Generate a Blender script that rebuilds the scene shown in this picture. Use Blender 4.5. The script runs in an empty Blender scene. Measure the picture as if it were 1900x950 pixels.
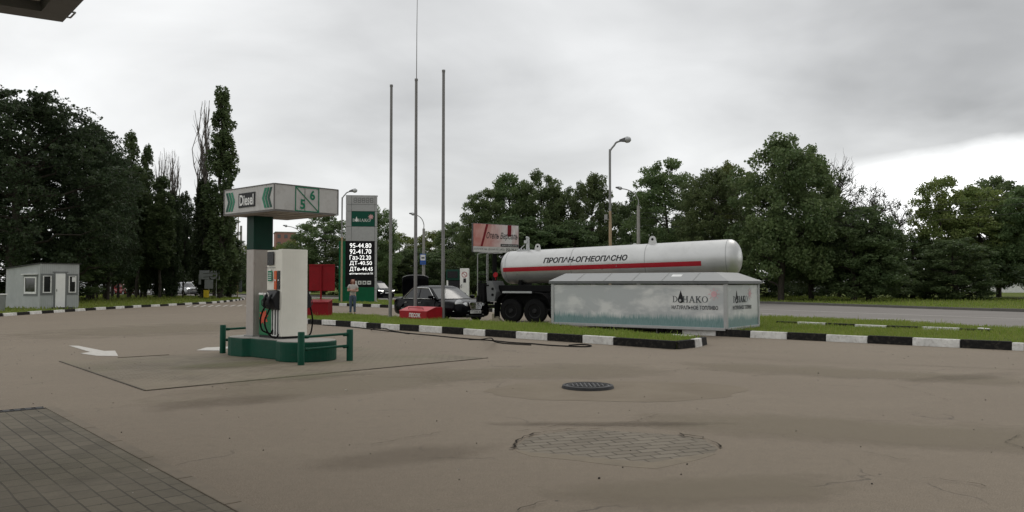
import bpy, bmesh, math, random
import numpy as np
from mathutils import Vector, Matrix, noise

PI = math.pi
R = math.radians
sc = bpy.context.scene
COL = sc.collection

# ------------------------------------------------------------------ camera, sky, sun, exposure
CAM_H, FPX, HOR = 1.6, 1491.0, 525.0          # eye height, focal length in photo pixels, horizon row of the photo
cam_d = bpy.data.cameras.new('camera')
cam = bpy.data.objects.new('camera', cam_d)
COL.objects.link(cam)
cam.location = (0, 0, CAM_H)
cam.rotation_euler = (R(90) + math.atan((HOR - 475) / FPX), 0, 0)
cam_d.sensor_fit = 'HORIZONTAL'
cam_d.angle = 2 * math.atan(950 / FPX)
cam_d.clip_start = 0.05
cam_d.clip_end = 6000
sc.camera = cam

SUN_AZ, SUN_EL = R(38), R(48)                  # azimuth clockwise from +Y
world = bpy.data.worlds.new("World")
sc.world = world
world.use_nodes = True
wn, wl = world.node_tree.nodes, world.node_tree.links
wn.clear()
def W(t, **k):
    n = wn.new(t)
    for a, b in k.items():
        setattr(n, a, b)
    return n
wout = W('ShaderNodeOutputWorld')
bg = W('ShaderNodeBackground')
sky = W('ShaderNodeTexSky', sky_type='NISHITA', sun_disc=False, sun_elevation=SUN_EL, sun_rotation=SUN_AZ)
skys = W('ShaderNodeVectorMath', operation='SCALE'); skys.inputs['Scale'].default_value = 0.10
wl.new(sky.outputs[0], skys.inputs[0])
tc = W('ShaderNodeTexCoord')
sep = W('ShaderNodeSeparateXYZ'); wl.new(tc.outputs['Generated'], sep.inputs[0])
def wm(op, a, b=None, c=None, clamp=False):
    n = W('ShaderNodeMath', operation=op); n.use_clamp = clamp
    for i, x in enumerate((a, b, c)):
        if x is None: continue
        if isinstance(x, (int, float)): n.inputs[i].default_value = x
        else: wl.new(x, n.inputs[i])
    return n.outputs[0]
# a flat cloud deck: project the view direction on a plane overhead
zz = wm('ADD', wm('MAXIMUM', sep.outputs['Z'], 0.0), 0.26)
cmb = W('ShaderNodeCombineXYZ')
wl.new(wm('DIVIDE', sep.outputs['X'], zz), cmb.inputs[0])
wl.new(wm('DIVIDE', sep.outputs['Y'], zz), cmb.inputs[1])
cmb.inputs[2].default_value = 2.3
def wnoise(scale, detail, rough, off=0.0, dist=0.0):
    n = W('ShaderNodeTexNoise'); n.inputs['Scale'].default_value = scale
    n.inputs['Detail'].default_value = detail; n.inputs['Roughness'].default_value = rough
    n.inputs['Distortion'].default_value = dist
    mp = W('ShaderNodeMapping'); mp.inputs['Location'].default_value = (off, off * .7, 0)
    wl.new(cmb.outputs[0], mp.inputs[0]); wl.new(mp.outputs[0], n.inputs['Vector'])
    return n.outputs['Fac']
n1 = wnoise(0.62, 5, 0.50, 3.7, 0.5)
n2 = wnoise(1.9, 6, 0.52, 11.2, 0.4)
cl = wm('ADD', wm('MULTIPLY', wm('SUBTRACT', n1, 0.5), 0.95), wm('MULTIPLY', wm('SUBTRACT', n2, 0.5), 0.42))
# brighter towards the upper left, darker bank to the right, thinner deck overhead
side = wm('MULTIPLY', sep.outputs['X'], -0.235)
val = wm('ADD', wm('ADD', 0.655, cl), side)
val = wm('ADD', val, wm('MULTIPLY', wm('MAXIMUM', wm('SUBTRACT', sep.outputs['Z'], 0.34), 0.0), 0.55))
# the break in the cloud low on the right
vx = wm('DIVIDE', sep.outputs['X'], wm('MAXIMUM', sep.outputs['Y'], 0.05))
vz = wm('DIVIDE', sep.outputs['Z'], wm('MAXIMUM', sep.outputs['Y'], 0.05))
edge = wm('ADD', wm('MULTIPLY', wm('SUBTRACT', vx, 0.409), 0.19), 0.150)
edge = wm('ADD', edge, wm('MULTIPLY', wm('SUBTRACT', n2, 0.5), 0.05))
below = wm('MINIMUM', 1.0, wm('MULTIPLY', wm('SUBTRACT', edge, vz), 30.0))
below = wm('MAXIMUM', below, 0.0, clamp=True)
rightm = wm('MULTIPLY', wm('SUBTRACT', vx, 0.36), 7.0, clamp=True)
front = wm('GREATER_THAN', sep.outputs['Y'], 0.06)
brk = wm('MULTIPLY', wm('MULTIPLY', below, rightm), front)
val = wm('ADD', val, wm('MULTIPLY', brk, 0.80))
# lighter glow low over the left horizon
val = wm('ADD', val, wm('MULTIPLY', wm('SUBTRACT', 0.16, wm('MINIMUM', sep.outputs['Z'], 0.16)), 0.45))
cc = W('ShaderNodeCombineXYZ')
wl.new(wm('MULTIPLY', val, 1.0), cc.inputs[0]); wl.new(wm('MULTIPLY', val, 1.005), cc.inputs[1]); wl.new(wm('MULTIPLY', val, 1.0), cc.inputs[2])
mixw = W('ShaderNodeMix', data_type='RGBA'); mixw.inputs[0].default_value = 0.94
wl.new(skys.outputs[0], mixw.inputs[6]); wl.new(cc.outputs[0], mixw.inputs[7])
wl.new(mixw.outputs[2], bg.inputs['Color'])
bg.inputs['Strength'].default_value = 1.0
wl.new(bg.outputs[0], wout.inputs[0])

sun_d = bpy.data.lights.new('sun', 'SUN')
sun_d.energy = 0.55; sun_d.angle = R(28); sun_d.color = (1.0, 0.955, 0.89)
sun = bpy.data.objects.new('sun', sun_d); COL.objects.link(sun)
sd = Vector((math.sin(SUN_AZ) * math.cos(SUN_EL), math.cos(SUN_AZ) * math.cos(SUN_EL), math.sin(SUN_EL)))
sun.rotation_euler = (-sd).to_track_quat('-Z', 'Y').to_euler()
sun.location = (0, 0, 40)

sc.view_settings.view_transform = 'Standard'
sc.view_settings.look = 'None'
sc.view_settings.exposure = 0.22
sc.view_settings.gamma = 1.0
sc.view_settings.use_curve_mapping = False

# ------------------------------------------------------------------ helpers
def G(px, py, z=0.0):
    """point on the level z seen at photo pixel px, py"""
    D = (CAM_H - z) * FPX / (py - HOR)
    return Vector(((px - 950) / FPX * D, D, z))
def at(px, D, z=0.0):
    return Vector(((px - 950) / FPX * D, D, z))
def zat(py, D):
    return CAM_H + (HOR - py) / FPX * D

class MB:
    def __init__(s):
        s.v = []; s.f = []; s.m = []; s.T = Matrix.Identity(4)
    def add(s, vs, fs, mi=0):
        b = len(s.v)
        s.v += [s.T @ Vector(p) for p in vs]
        s.f += [tuple(i + b for i in f) for f in fs]
        s.m += [mi] * len(fs)
        return s
    def box(s, c, sz, mi=0, rot=None):
        x, y, z = (d / 2 for d in sz)
        vs = [Vector((i, j, k)) for k in (-z, z) for j in (-y, y) for i in (-x, x)]
        if rot is not None: vs = [rot @ p for p in vs]
        vs = [p + Vector(c) for p in vs]
        return s.add(vs, [(0, 2, 3, 1), (4, 5, 7, 6), (0, 1, 5, 4), (2, 6, 7, 3), (0, 4, 6, 2), (1, 3, 7, 5)], mi)
    def prism(s, poly, z0, z1, mi=0):
        n = len(poly)
        a = sum(poly[i][0] * poly[(i + 1) % n][1] - poly[(i + 1) % n][0] * poly[i][1] for i in range(n))
        if a < 0: poly = list(reversed(poly))
        vs = [(p[0], p[1], z0) for p in poly] + [(p[0], p[1], z1) for p in poly]
        fs = [tuple(reversed(range(n))), tuple(range(n, 2 * n))]
        fs += [(i, (i + 1) % n, n + (i + 1) % n, n + i) for i in range(n)]
        return s.add(vs, fs, mi)
    def loft(s, rings, caps=True, mi=0, closed=True):
        n = len(rings[0]); vs = [p for r in rings for p in r]; fs = []
        for k in range(len(rings) - 1):
            for i in range(n if closed else n - 1):
                j = (i + 1) % n
                fs.append((k * n + i, k * n + j, (k + 1) * n + j, (k + 1) * n + i))
        if caps:
            fs.append(tuple(reversed(range(n)))); fs.append(tuple((len(rings) - 1) * n + i for i in range(n)))
        return s.add(vs, fs, mi)
    def tube(s, path, r, n=8, mi=0, caps=True):
        path = [Vector(p) for p in path]; rings = []; up = None
        for i, p in enumerate(path):
            d = (path[min(i + 1, len(path) - 1)] - path[max(i - 1, 0)]).normalized()
            if up is None:
                up = Vector((0, 0, 1)) if abs(d.z) < .9 else Vector((1, 0, 0))
            a = (up - d * up.dot(d))
            if a.length < 1e-5: a = Vector((1, .3, 0)) - d * Vector((1, .3, 0)).dot(d)
            a.normalize(); b = d.cross(a); up = a
            rr = r[i] if isinstance(r, (list, tuple)) else r
            rings.append([p + (a * math.cos(2 * PI * k / n) + b * math.sin(2 * PI * k / n)) * rr for k in range(n)])
        return s.loft(rings, caps, mi)
    def lathe(s, prof, n=24, mi=0, M=None):
        """profile of (radius, height) turned about local z"""
        M = M or Matrix.Identity(4)
        rings = [[M @ Vector((r * math.cos(2 * PI * k / n), r * math.sin(2 * PI * k / n), z)) for k in range(n)] for r, z in prof]
        return s.loft(rings, True, mi)
    def grid(s, fn, nu, nv, mi=0):
        vs = [fn(i / nu, j / nv) for j in range(nv + 1) for i in range(nu + 1)]
        fs = [(j * (nu + 1) + i, j * (nu + 1) + i + 1, (j + 1) * (nu + 1) + i + 1, (j + 1) * (nu + 1) + i) for j in range(nv) for i in range(nu)]
        return s.add(vs, fs, mi)
    def build(s, name, mats, parent=None, smooth=None, bevel=0.0, fix=True, seg=2):
        me = bpy.data.meshes.new(name)
        me.from_pydata([tuple(p) for p in s.v], [], s.f)
        if not isinstance(mats, (list, tuple)): mats = [mats]
        for m in mats: me.materials.append(m)
        if len(mats) > 1: me.polygons.foreach_set('material_index', s.m)
        if fix:
            bm = bmesh.new(); bm.from_mesh(me)
            bmesh.ops.recalc_face_normals(bm, faces=bm.faces); bm.to_mesh(me); bm.free()
        if smooth is not None:
            me.polygons.foreach_set('use_smooth', [True] * len(me.polygons))
            me.set_sharp_from_angle(angle=R(smooth))
        me.update()
        o = bpy.data.objects.new(name, me); COL.objects.link(o)
        if parent is not None: o.parent = parent
        if bevel:
            b = o.modifiers.new('bevel', 'BEVEL'); b.width = bevel; b.segments = seg; b.limit_method = 'ANGLE'; b.angle_limit = R(40)
            b.harden_normals = False
        return o

def tag(o, label=None, cat=None, group=None, kind=None):
    if label: o['label'] = label
    if cat: o['category'] = cat
    if group: o['group'] = group
    if kind: o['kind'] = kind
    return o
def thing(name, label, cat, loc=(0, 0, 0), rz=0.0, group=None):
    o = bpy.data.objects.new(name, None); COL.objects.link(o)
    o.empty_display_size = .2
    o.location = loc; o.rotation_euler = (0, 0, rz)
    return tag(o, label, cat, group)
def kids(o): return [c for c in bpy.data.objects if c.parent == o]
def copy_tree(o, parent=None):
    ch = kids(o)
    c = o.copy(); COL.objects.link(c); c.parent = parent
    for k in ch: copy_tree(k, c)
    return c
def struct(o): return tag(o, kind='structure')
def frame(o, right, up):
    """matrix that lays xy drawings on a face: x = right, y = up, z = outward"""
    r = Vector(right).normalized(); u = Vector(up).normalized(); n = r.cross(u)
    M = Matrix.Identity(4)
    for i in range(3):
        M[i][0] = r[i]; M[i][1] = u[i]; M[i][2] = n[i]; M[i][3] = o[i]
    return M

# ------------------------------------------------------------------ materials
MATS = {}
def nodes(m):
    m.use_nodes = True
    nt = m.node_tree; nt.nodes.clear()
    out = nt.nodes.new('ShaderNodeOutputMaterial'); b = nt.nodes.new('ShaderNodeBsdfPrincipled')
    nt.links.new(b.outputs[0], out.inputs[0])
    return nt, b, out
def mk_noise(nt, vec, scale, detail=4, rough=.55, dist=0.0):
    n = nt.nodes.new('ShaderNodeTexNoise'); n.inputs['Scale'].default_value = scale
    n.inputs['Detail'].default_value = detail; n.inputs['Roughness'].default_value = rough; n.inputs['Distortion'].default_value = dist
    nt.links.new(vec, n.inputs['Vector']); return n.outputs['Fac']
def mth(nt, op, a, b=None, clamp=False):
    n = nt.nodes.new('ShaderNodeMath'); n.operation = op; n.use_clamp = clamp
    for i, x in enumerate((a, b)):
        if x is None: continue
        if isinstance(x, (int, float)): n.inputs[i].default_value = x
        else: nt.links.new(x, n.inputs[i])
    return n.outputs[0]
def rng(nt, x, a, b, c=0.0, d=1.0):
    n = nt.nodes.new('ShaderNodeMapRange'); n.clamp = True
    nt.links.new(x, n.inputs[0])
    for i, q in enumerate((a, b, c, d)): n.inputs[i + 1].default_value = q
    return n.outputs[0]
def mixc(nt, f, a, b, mode='MIX'):
    n = nt.nodes.new('ShaderNodeMix'); n.data_type = 'RGBA'; n.blend_type = mode
    if isinstance(f, (int, float)): n.inputs[0].default_value = f
    else: nt.links.new(f, n.inputs[0])
    for i, x in ((6, a), (7, b)):
        if isinstance(x, (tuple, list)): n.inputs[i].default_value = tuple(x) + ((1,) if len(x) == 3 else ())
        else: nt.links.new(x, n.inputs[i])
    return n.outputs[2]
def bump(nt, b, h, strength, dist):
    n = nt.nodes.new('ShaderNodeBump'); n.inputs['Strength'].default_value = strength; n.inputs['Distance'].default_value = dist
    nt.links.new(h, n.inputs['Height']); nt.links.new(n.outputs[0], b.inputs['Normal'])
def coords(nt, kind='Object', rz=0.0, scale=(1, 1, 1)):
    t = nt.nodes.new('ShaderNodeTexCoord'); m = nt.nodes.new('ShaderNodeMapping')
    m.inputs['Rotation'].default_value = (0, 0, rz); m.inputs['Scale'].default_value = scale
    nt.links.new(t.outputs[kind], m.inputs[0]); return m.outputs[0]
def mat(name, col, rough=.55, metal=0.0, var=.12, scale=3.0, bmp=0.0, bscale=40.0, dirt=None, dirt_amt=.4, coat=0.0, spec=.25):
    if name in MATS: return MATS[name]
    m = bpy.data.materials.new(name); nt, b, _ = nodes(m)
    v = coords(nt)
    n = mk_noise(nt, v, scale, 6, .6)
    lo = tuple(c * (1 - var) for c in col); hi = tuple(min(1, c * (1 + var)) for c in col)
    c = mixc(nt, rng(nt, n, .3, .7), lo, hi)
    if dirt:
        c = mixc(nt, mth(nt, 'MULTIPLY', rng(nt, mk_noise(nt, v, scale * 2.3, 8, .7, .4), .5, .72), dirt_amt), c, dirt)
    nt.links.new(c, b.inputs['Base Color'])
    nt.links.new(rng(nt, n, .2, .8, max(.02, rough - .08), min(1, rough + .08)), b.inputs['Roughness'])
    b.inputs['Metallic'].default_value = metal
    b.inputs['Specular IOR Level'].default_value = spec
    b.inputs['Coat Weight'].default_value = coat; b.inputs['Coat Roughness'].default_value = .05
    if bmp: bump(nt, b, mk_noise(nt, v, bscale, 4, .6), bmp, .01)
    MATS[name] = m
    return m
def emit(name, col, s):
    m = bpy.data.materials.new(name); nt, b, _ = nodes(m)
    b.inputs['Base Color'].default_value = (*[min(1, c) for c in col], 1)
    b.inputs['Emission Color'].default_value = (*col, 1); b.inputs['Emission Strength'].default_value = s
    return m

white_paint = mat('white_paint', (.72, .72, .69), .45, dirt=(.40, .38, .33), dirt_amt=.25)
cream_metal = mat('cream_metal', (.74, .72, .64), .4, var=.04, scale=1.5, dirt=(.45, .42, .34), dirt_amt=.12)
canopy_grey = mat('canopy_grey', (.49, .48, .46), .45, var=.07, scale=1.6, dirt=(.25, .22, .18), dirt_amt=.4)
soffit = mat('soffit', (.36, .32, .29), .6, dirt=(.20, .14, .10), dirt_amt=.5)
green_dark = mat('green_dark', (.006, .040, .026), .45, dirt=(.015, .04, .03), dirt_amt=.3, spec=.15)
green_rail = mat('green_rail', (.005, .058, .034), .5, dirt=(.015, .04, .028), dirt_amt=.5, spec=.15)
green_base = mat('green_base', (.005, .056, .034), .55, scale=4, dirt=(.035, .065, .048), dirt_amt=.5, spec=.15)
green_sign = mat('green_sign', (.004, .095, .040), .45, spec=.15)
green_print = mat('green_print', (.010, .165, .085), .5)
pillar_pink = mat('pillar_panel', (.40, .365, .335), .35, metal=.2, var=.06, dirt=(.30, .24, .21), dirt_amt=.4)
concrete = mat('concrete', (.30, .29, .265), .85, scale=6, bmp=.3, dirt=(.17, .16, .14))
black_plastic = mat('black_plastic', (.012, .012, .013), .4)
black_panel = mat('black_panel', (.010, .010, .012), .25)
rubber = mat('rubber', (.008, .008, .008), .8, spec=.1)
orange = mat('orange', (.62, .11, .03), .45)
sun_red = mat('sun_red', (.55, .075, .03), .5)
red_paint = mat('red_paint', (.30, .010, .016), .5, dirt=(.17, .018, .018), dirt_amt=.5, spec=.18)
red_stripe = mat('red_stripe', (.36, .014, .024), .45, dirt=(.28, .04, .05))
alu = mat('aluminium', (.36, .37, .37), .4, metal=.55, var=.08, dirt=(.22, .21, .20))
galv = mat('galvanised', (.30, .30, .29), .5, metal=.45, scale=8)
pole_grey = mat('pole_grey', (.20, .195, .19), .5, metal=.3, scale=5, dirt=(.13, .11, .09))
tank_silver = mat('tank_silver', (.54, .54, .53), .36, metal=.6, var=.07, scale=1.0, bmp=.14, bscale=1.4, dirt=(.36, .355, .34), dirt_amt=.3)
chassis_black = mat('chassis_black', (.007, .007, .007), .7, dirt=(.02, .018, .016), spec=.1)
chrome = mat('chrome', (.66, .66, .66), .18, metal=1.0, var=.03)
car_black = mat('car_black', (.003, .003, .004), .2, var=.05, spec=.08)
car_silver = mat('car_silver', (.40, .41, .42), .3, metal=.5, coat=.4)
car_grey = mat('car_grey', (.10, .105, .11), .25, metal=.3, coat=.4)
car_white = mat('car_white', (.70, .70, .70), .25, coat=.4)
car_red = mat('car_red', (.22, .02, .02), .25, coat=.4)
glass_dark = mat('glass_dark', (.008, .009, .010), .08, var=.05, spec=.35)
glass_wind = mat('glass_windscreen', (.05, .053, .053), .07, var=.05, spec=.7)
lamp_glass = mat('lamp_glass', (.50, .51, .51), .12, metal=.4, var=.2, scale=14)
plate_white = mat('plate_white', (.62, .62, .60), .5)
ink = mat('ink', (.015, .015, .017), .55)
ink_grey = mat('ink_grey', (.11, .12, .125), .6)
white_print = mat('white_print', (.72, .72, .70), .5)
pink_print = mat('pink_print', (.58, .36, .38), .6)
lamp_orange = mat('lamp_pole_paint', (.36, .27, .17), .6, scale=2, dirt=(.26, .15, .07), dirt_amt=.6)
blue_sign = mat('blue_sign', (.03, .10, .36), .45)
sign_back = mat('sign_back', (.26, .27, .27), .5, metal=.4)
yellow = mat('yellow_plastic', (.55, .40, .03), .5)
led = emit('led_white', (1.0, 1.0, .98), .85)
headlamp_on = emit('headlamp_lit', (1.0, .98, .92), 2.2)
bark = mat('bark', (.055, .047, .038), .9, var=.3, scale=5, bmp=.6, bscale=14)
twig = mat('dead_twig', (.14, .125, .11), .9, var=.2)

def leaf_mat(name, c1, c2, c3):
    m = bpy.data.materials.new(name); m.use_nodes = True
    nt = m.node_tree; nt.nodes.clear()
    out = nt.nodes.new('ShaderNodeOutputMaterial')
    g = nt.nodes.new('ShaderNodeNewGeometry'); oi = nt.nodes.new('ShaderNodeObjectInfo')
    v = coords(nt)
    n = mk_noise(nt, v, .45, 2, .5)
    c = mixc(nt, rng(nt, n, .35, .65), c1, c2)
    c = mixc(nt, rng(nt, g.outputs['Random Per Island'], .55, 1.0, 0, .75), c, c3)
    hs = nt.nodes.new('ShaderNodeHueSaturation'); nt.links.new(c, hs.inputs['Color'])
    nt.links.new(rng(nt, oi.outputs['Random'], 0, 1, .82, 1.18), hs.inputs['Value'])
    nt.links.new(rng(nt, oi.outputs['Random'], 0, 1, .485, .51), hs.inputs['Hue'])
    b = nt.nodes.new('ShaderNodeBsdfPrincipled'); b.inputs['Roughness'].default_value = .55
    b.inputs['Specular IOR Level'].default_value = .25
    t = nt.nodes.new('ShaderNodeBsdfTranslucent')
    nt.links.new(hs.outputs[0], b.inputs['Base Color']); nt.links.new(hs.outputs[0], t.inputs['Color'])
    mx = nt.nodes.new('ShaderNodeMixShader'); mx.inputs[0].default_value = .38
    nt.links.new(b.outputs[0], mx.inputs[1]); nt.links.new(t.outputs[0], mx.inputs[2]); nt.links.new(mx.outputs[0], out.inputs[0])
    return m
leaf_green = leaf_mat('leaf_green', (.088, .136, .054), (.128, .178, .068), (.165, .200, .086))
leaf_dark = leaf_mat('leaf_dark', (.040, .062, .029), (.056, .082, .036), (.074, .098, .046))
leaf_light = leaf_mat('leaf_light', (.120, .165, .048), (.165, .200, .058), (.200, .210, .075))
leaf_mid = leaf_mat('leaf_mid', (.072, .112, .046), (.104, .146, .058), (.130, .164, .072))
leaf_elm = leaf_mat('leaf_elm', (.036, .056, .027), (.050, .074, .034), (.068, .090, .045))
grass_blade = leaf_mat('grass_blade', (.165, .240, .036), (.215, .275, .050), (.29, .28, .095))

def ground_mats():
    # dusty brown asphalt of the forecourt
    m = bpy.data.materials.new('asphalt'); nt, b, _ = nodes(m)
    v = coords(nt)
    vs = coords(nt, rz=R(-15), scale=(.6, 1.35, 1))
    c = mixc(nt, rng(nt, mk_noise(nt, v, .16, 4, .55, .4), .35, .65), (.165, .123, .082), (.226, .177, .122))
    c = mixc(nt, rng(nt, mk_noise(nt, vs, .55, 6, .62, .6), .50, .70, 0, .7), c, (.258, .207, .144))
    c = mixc(nt, rng(nt, mk_noise(nt, vs, .9, 7, .65, .8), .50, .74, 0, .35), c, (.125, .093, .063))
    c = mixc(nt, rng(nt, mk_noise(nt, v, 3.2, 6, .7), .45, .72, 0, .45), c, (.142, .110, .074))
    c = mixc(nt, rng(nt, mk_noise(nt, v, 9, 6, .75, .3), .36, .66, 0, 1), mixc(nt, .20, c, (.06, .046, .034)), mixc(nt, .16, c, (.40, .33, .25)))
    c = mixc(nt, rng(nt, mk_noise(nt, v, 34, 4, .8), .40, .62, 0, 1), mixc(nt, .22, c, (.05, .04, .03)), mixc(nt, .14, c, (.42, .36, .28)))
    gr = mk_noise(nt, v, 110, 4, .75)
    c = mixc(nt, rng(nt, gr, .32, .70, 0, 1), mixc(nt, .70, c, (.03, .024, .018)), mixc(nt, .42, c, (.46, .39, .30)))
    sp = nt.nodes.new('ShaderNodeTexVoronoi'); sp.inputs['Scale'].default_value = 2.6; nt.links.new(v, sp.inputs['Vector'])
    c = mixc(nt, mth(nt, 'MULTIPLY', rng(nt, sp.outputs['Distance'], .035, .05, 1, 0), rng(nt, mk_noise(nt, v, .8, 2), .5, .56)), c, (.05, .045, .04))
    cr = nt.nodes.new('ShaderNodeTexVoronoi'); cr.feature = 'DISTANCE_TO_EDGE'; cr.inputs['Scale'].default_value = .55
    wv = nt.nodes.new('ShaderNodeVectorMath'); wv.operation = 'ADD'
    nz = nt.nodes.new('ShaderNodeTexNoise'); nz.inputs['Scale'].default_value = 1.1; nz.inputs['Detail'].default_value = 6
    nt.links.new(v, nz.inputs['Vector']); nt.links.new(v, wv.inputs[0]); nt.links.new(nz.outputs['Color'], wv.inputs[1]); nt.links.new(wv.outputs[0], cr.inputs['Vector'])
    ck = mth(nt, 'MULTIPLY', rng(nt, cr.outputs['Distance'], .003, .009, 1, 0), rng(nt, mk_noise(nt, v, .5, 4), .54, .63))
    c = mixc(nt, mth(nt, 'MULTIPLY', ck, .65), c, (.055, .047, .04))
    nt.links.new(c, b.inputs['Base Color'])
    b.inputs['Roughness'].default_value = .82; b.inputs['Specular IOR Level'].default_value = .25
    bump(nt, b, mth(nt, 'SUBTRACT', gr, ck), .25, .004)
    MATS['asphalt'] = m
    # city road
    m = bpy.data.materials.new('road_asphalt'); nt, b, _ = nodes(m)
    v = coords(nt); vs = coords(nt, rz=R(58), scale=(.12, 1.6, 1))
    c = mixc(nt, rng(nt, mk_noise(nt, vs, .8, 5, .6), .35, .65), (.165, .150, .136), (.212, .196, .180))
    c = mixc(nt, rng(nt, mk_noise(nt, v, 40, 3, .7), .3, .7, 0, .25), c, (.12, .11, .10))
    nt.links.new(c, b.inputs['Base Color']); b.inputs['Roughness'].default_value = .8; b.inputs['Specular IOR Level'].default_value = .3
    MATS['road'] = m
    # turf under the blades
    for nm, a, d, e in (('turf', (.095, .128, .020), (.140, .170, .032), (.15, .135, .06)),):
        m = bpy.data.materials.new(nm); nt, b, _ = nodes(m)
        v = coords(nt)
        c = mixc(nt, rng(nt, mk_noise(nt, v, .35, 5, .6), .35, .65), a, d)
        c = mixc(nt, rng(nt, mk_noise(nt, v, 2.2, 6, .7), .5, .75, 0, .6), c, e)
        c = mixc(nt, rng(nt, mk_noise(nt, v, 16, 4, .7), .35, .7, 0, .55), c, (.030, .045, .012))
        nt.links.new(c, b.inputs['Base Color']); b.inputs['Roughness'].default_value = .95; b.inputs['Specular IOR Level'].default_value = .1
        bump(nt, b, mk_noise(nt, v, 9, 5, .7), .8, .08)
        MATS[nm] = m
    # block paving: (name, rotation, block, row, colours)
    for nm, rz, bw, rh, c1, c2, mo, msz in (
            ('paving', R(131), .25, .165, (.100, .086, .062), (.150, .130, .095), (.028, .023, .017), .008),
            ('apron_paving', R(48.65), .20, .10, (.168, .140, .100), (.215, .184, .136), (.100, .080, .058), .010),
            ('patch_paving', R(20), .26, .13, (.160, .136, .102), (.210, .182, .140), (.050, .040, .030), .010)):
        m = bpy.data.materials.new(nm); nt, b, _ = nodes(m)
        v = coords(nt, rz=-rz)
        wob = nt.nodes.new('ShaderNodeVectorMath'); wob.operation = 'MULTIPLY_ADD'
        nz = nt.nodes.new('ShaderNodeTexNoise'); nz.inputs['Scale'].default_value = 1.7
        nt.links.new(v, nz.inputs['Vector']); nt.links.new(nz.outputs['Color'], wob.inputs[0]); wob.inputs[1].default_value = (.018, .018, 0); nt.links.new(v, wob.inputs[2])
        br = nt.nodes.new('ShaderNodeTexBrick'); br.inputs['Scale'].default_value = 1.0
        br.inputs['Brick Width'].default_value = bw; br.inputs['Row Height'].default_value = rh
        br.inputs['Mortar Size'].default_value = msz; br.inputs['Mortar Smooth'].default_value = .3
        br.inputs['Color1'].default_value = (*c1, 1); br.inputs['Color2'].default_value = (*c2, 1); br.inputs['Mortar'].default_value = (*mo, 1)
        nt.links.new(wob.outputs[0], br.inputs['Vector'])
        v0 = coords(nt)
        c = mixc(nt, rng(nt, mk_noise(nt, v0, .5, 6, .6, .5), .4, .68, 0, .55), br.outputs['Color'], tuple(x * 1.25 for x in c2))
        c = mixc(nt, rng(nt, mk_noise(nt, v0, 1.3, 6, .65, .5), .5, .72, 0, .55), c, tuple(x * .62 for x in c1))
        if nm == 'apron_paving':
            c = mixc(nt, rng(nt, mk_noise(nt, v0, .7, 5, .6, .6), .50, .72, 0, .8), c, (.182, .166, .100))
            c = mixc(nt, rng(nt, mk_noise(nt, v0, .33, 4, .6, .6), .48, .62, 0, .9), c, (.206, .170, .122))
        g = mk_noise(nt, v0, 60, 3, .7)
        c = mixc(nt, rng(nt, g, .3, .7, 0, .3), c, tuple(x * .5 for x in c1))
        nt.links.new(c, b.inputs['Base Color']); b.inputs['Roughness'].default_value = .8; b.inputs['Specular IOR Level'].default_value = .25
        bump(nt, b, mth(nt, 'MULTIPLY', br.outputs['Fac'], -1.0), .6, .008)
        MATS[nm] = m
ground_mats()
kerb_white = mat('kerb_white', (.60, .59, .56), .7, var=.2, scale=4, bmp=.3, dirt=(.22, .195, .16), dirt_amt=.6)
kerb_black = mat('kerb_black', (.012, .0115, .011), .75, scale=5, bmp=.3, dirt=(.075, .066, .054), dirt_amt=.7, spec=.12)
kerb_plain = mat('kerb_plain', (.12, .115, .105), .9, scale=3, bmp=.3)

# ------------------------------------------------------------------ lettering
def text_geo(s, size, bold=0.0, shear=0.0, space=1.0, align='CENTER'):
    cu = bpy.data.curves.new('t', 'FONT'); cu.body = s; cu.size = size
    cu.align_x = align; cu.align_y = 'CENTER'; cu.offset = bold * size; cu.shear = shear; cu.space_character = space
    cu.resolution_u = 3
    o = bpy.data.objects.new('t', cu); COL.objects.link(o)
    dg = bpy.context.evaluated_depsgraph_get(); dg.update()
    me = bpy.data.meshes.new_from_object(o.evaluated_get(dg))
    vs = [v.co.copy() for v in me.vertices]; fs = [tuple(p.vertices) for p in me.polygons]
    bpy.data.objects.remove(o); bpy.data.curves.remove(cu); bpy.data.meshes.remove(me)
    return vs, fs
def fit(vs, width=None, height=None):
    """centre a drawing and stretch it to the given width and height"""
    xs = [p[0] for p in vs]; ys = [p[1] for p in vs]
    cx, cy = (min(xs) + max(xs)) / 2, (min(ys) + max(ys)) / 2
    kx = width / (max(xs) - min(xs)) if width else None
    ky = height / (max(ys) - min(ys)) if height else None
    kx = kx or ky; ky = ky or kx
    return [Vector(((p[0] - cx) * kx, (p[1] - cy) * ky, 0)) for p in vs]
def put_text(name, s, m, F, x, y, parent, width=None, height=None, bold=0.0, shear=0.0, lift=.006):
    vs, fs = text_geo(s, 1.0, bold, shear)
    vs = [Vector((p.x + x, p.y + y, lift)) for p in fit(vs, width, height)]
    mb = MB(); mb.T = F; mb.add(vs, fs)
    return mb.build(name, m, parent, fix=False)
def poly_on(mb, F, pts, z0=.001, z1=.006, mi=0):
    old = mb.T; mb.T = F; mb.prism(pts, z0, z1, mi); mb.T = old

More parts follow.
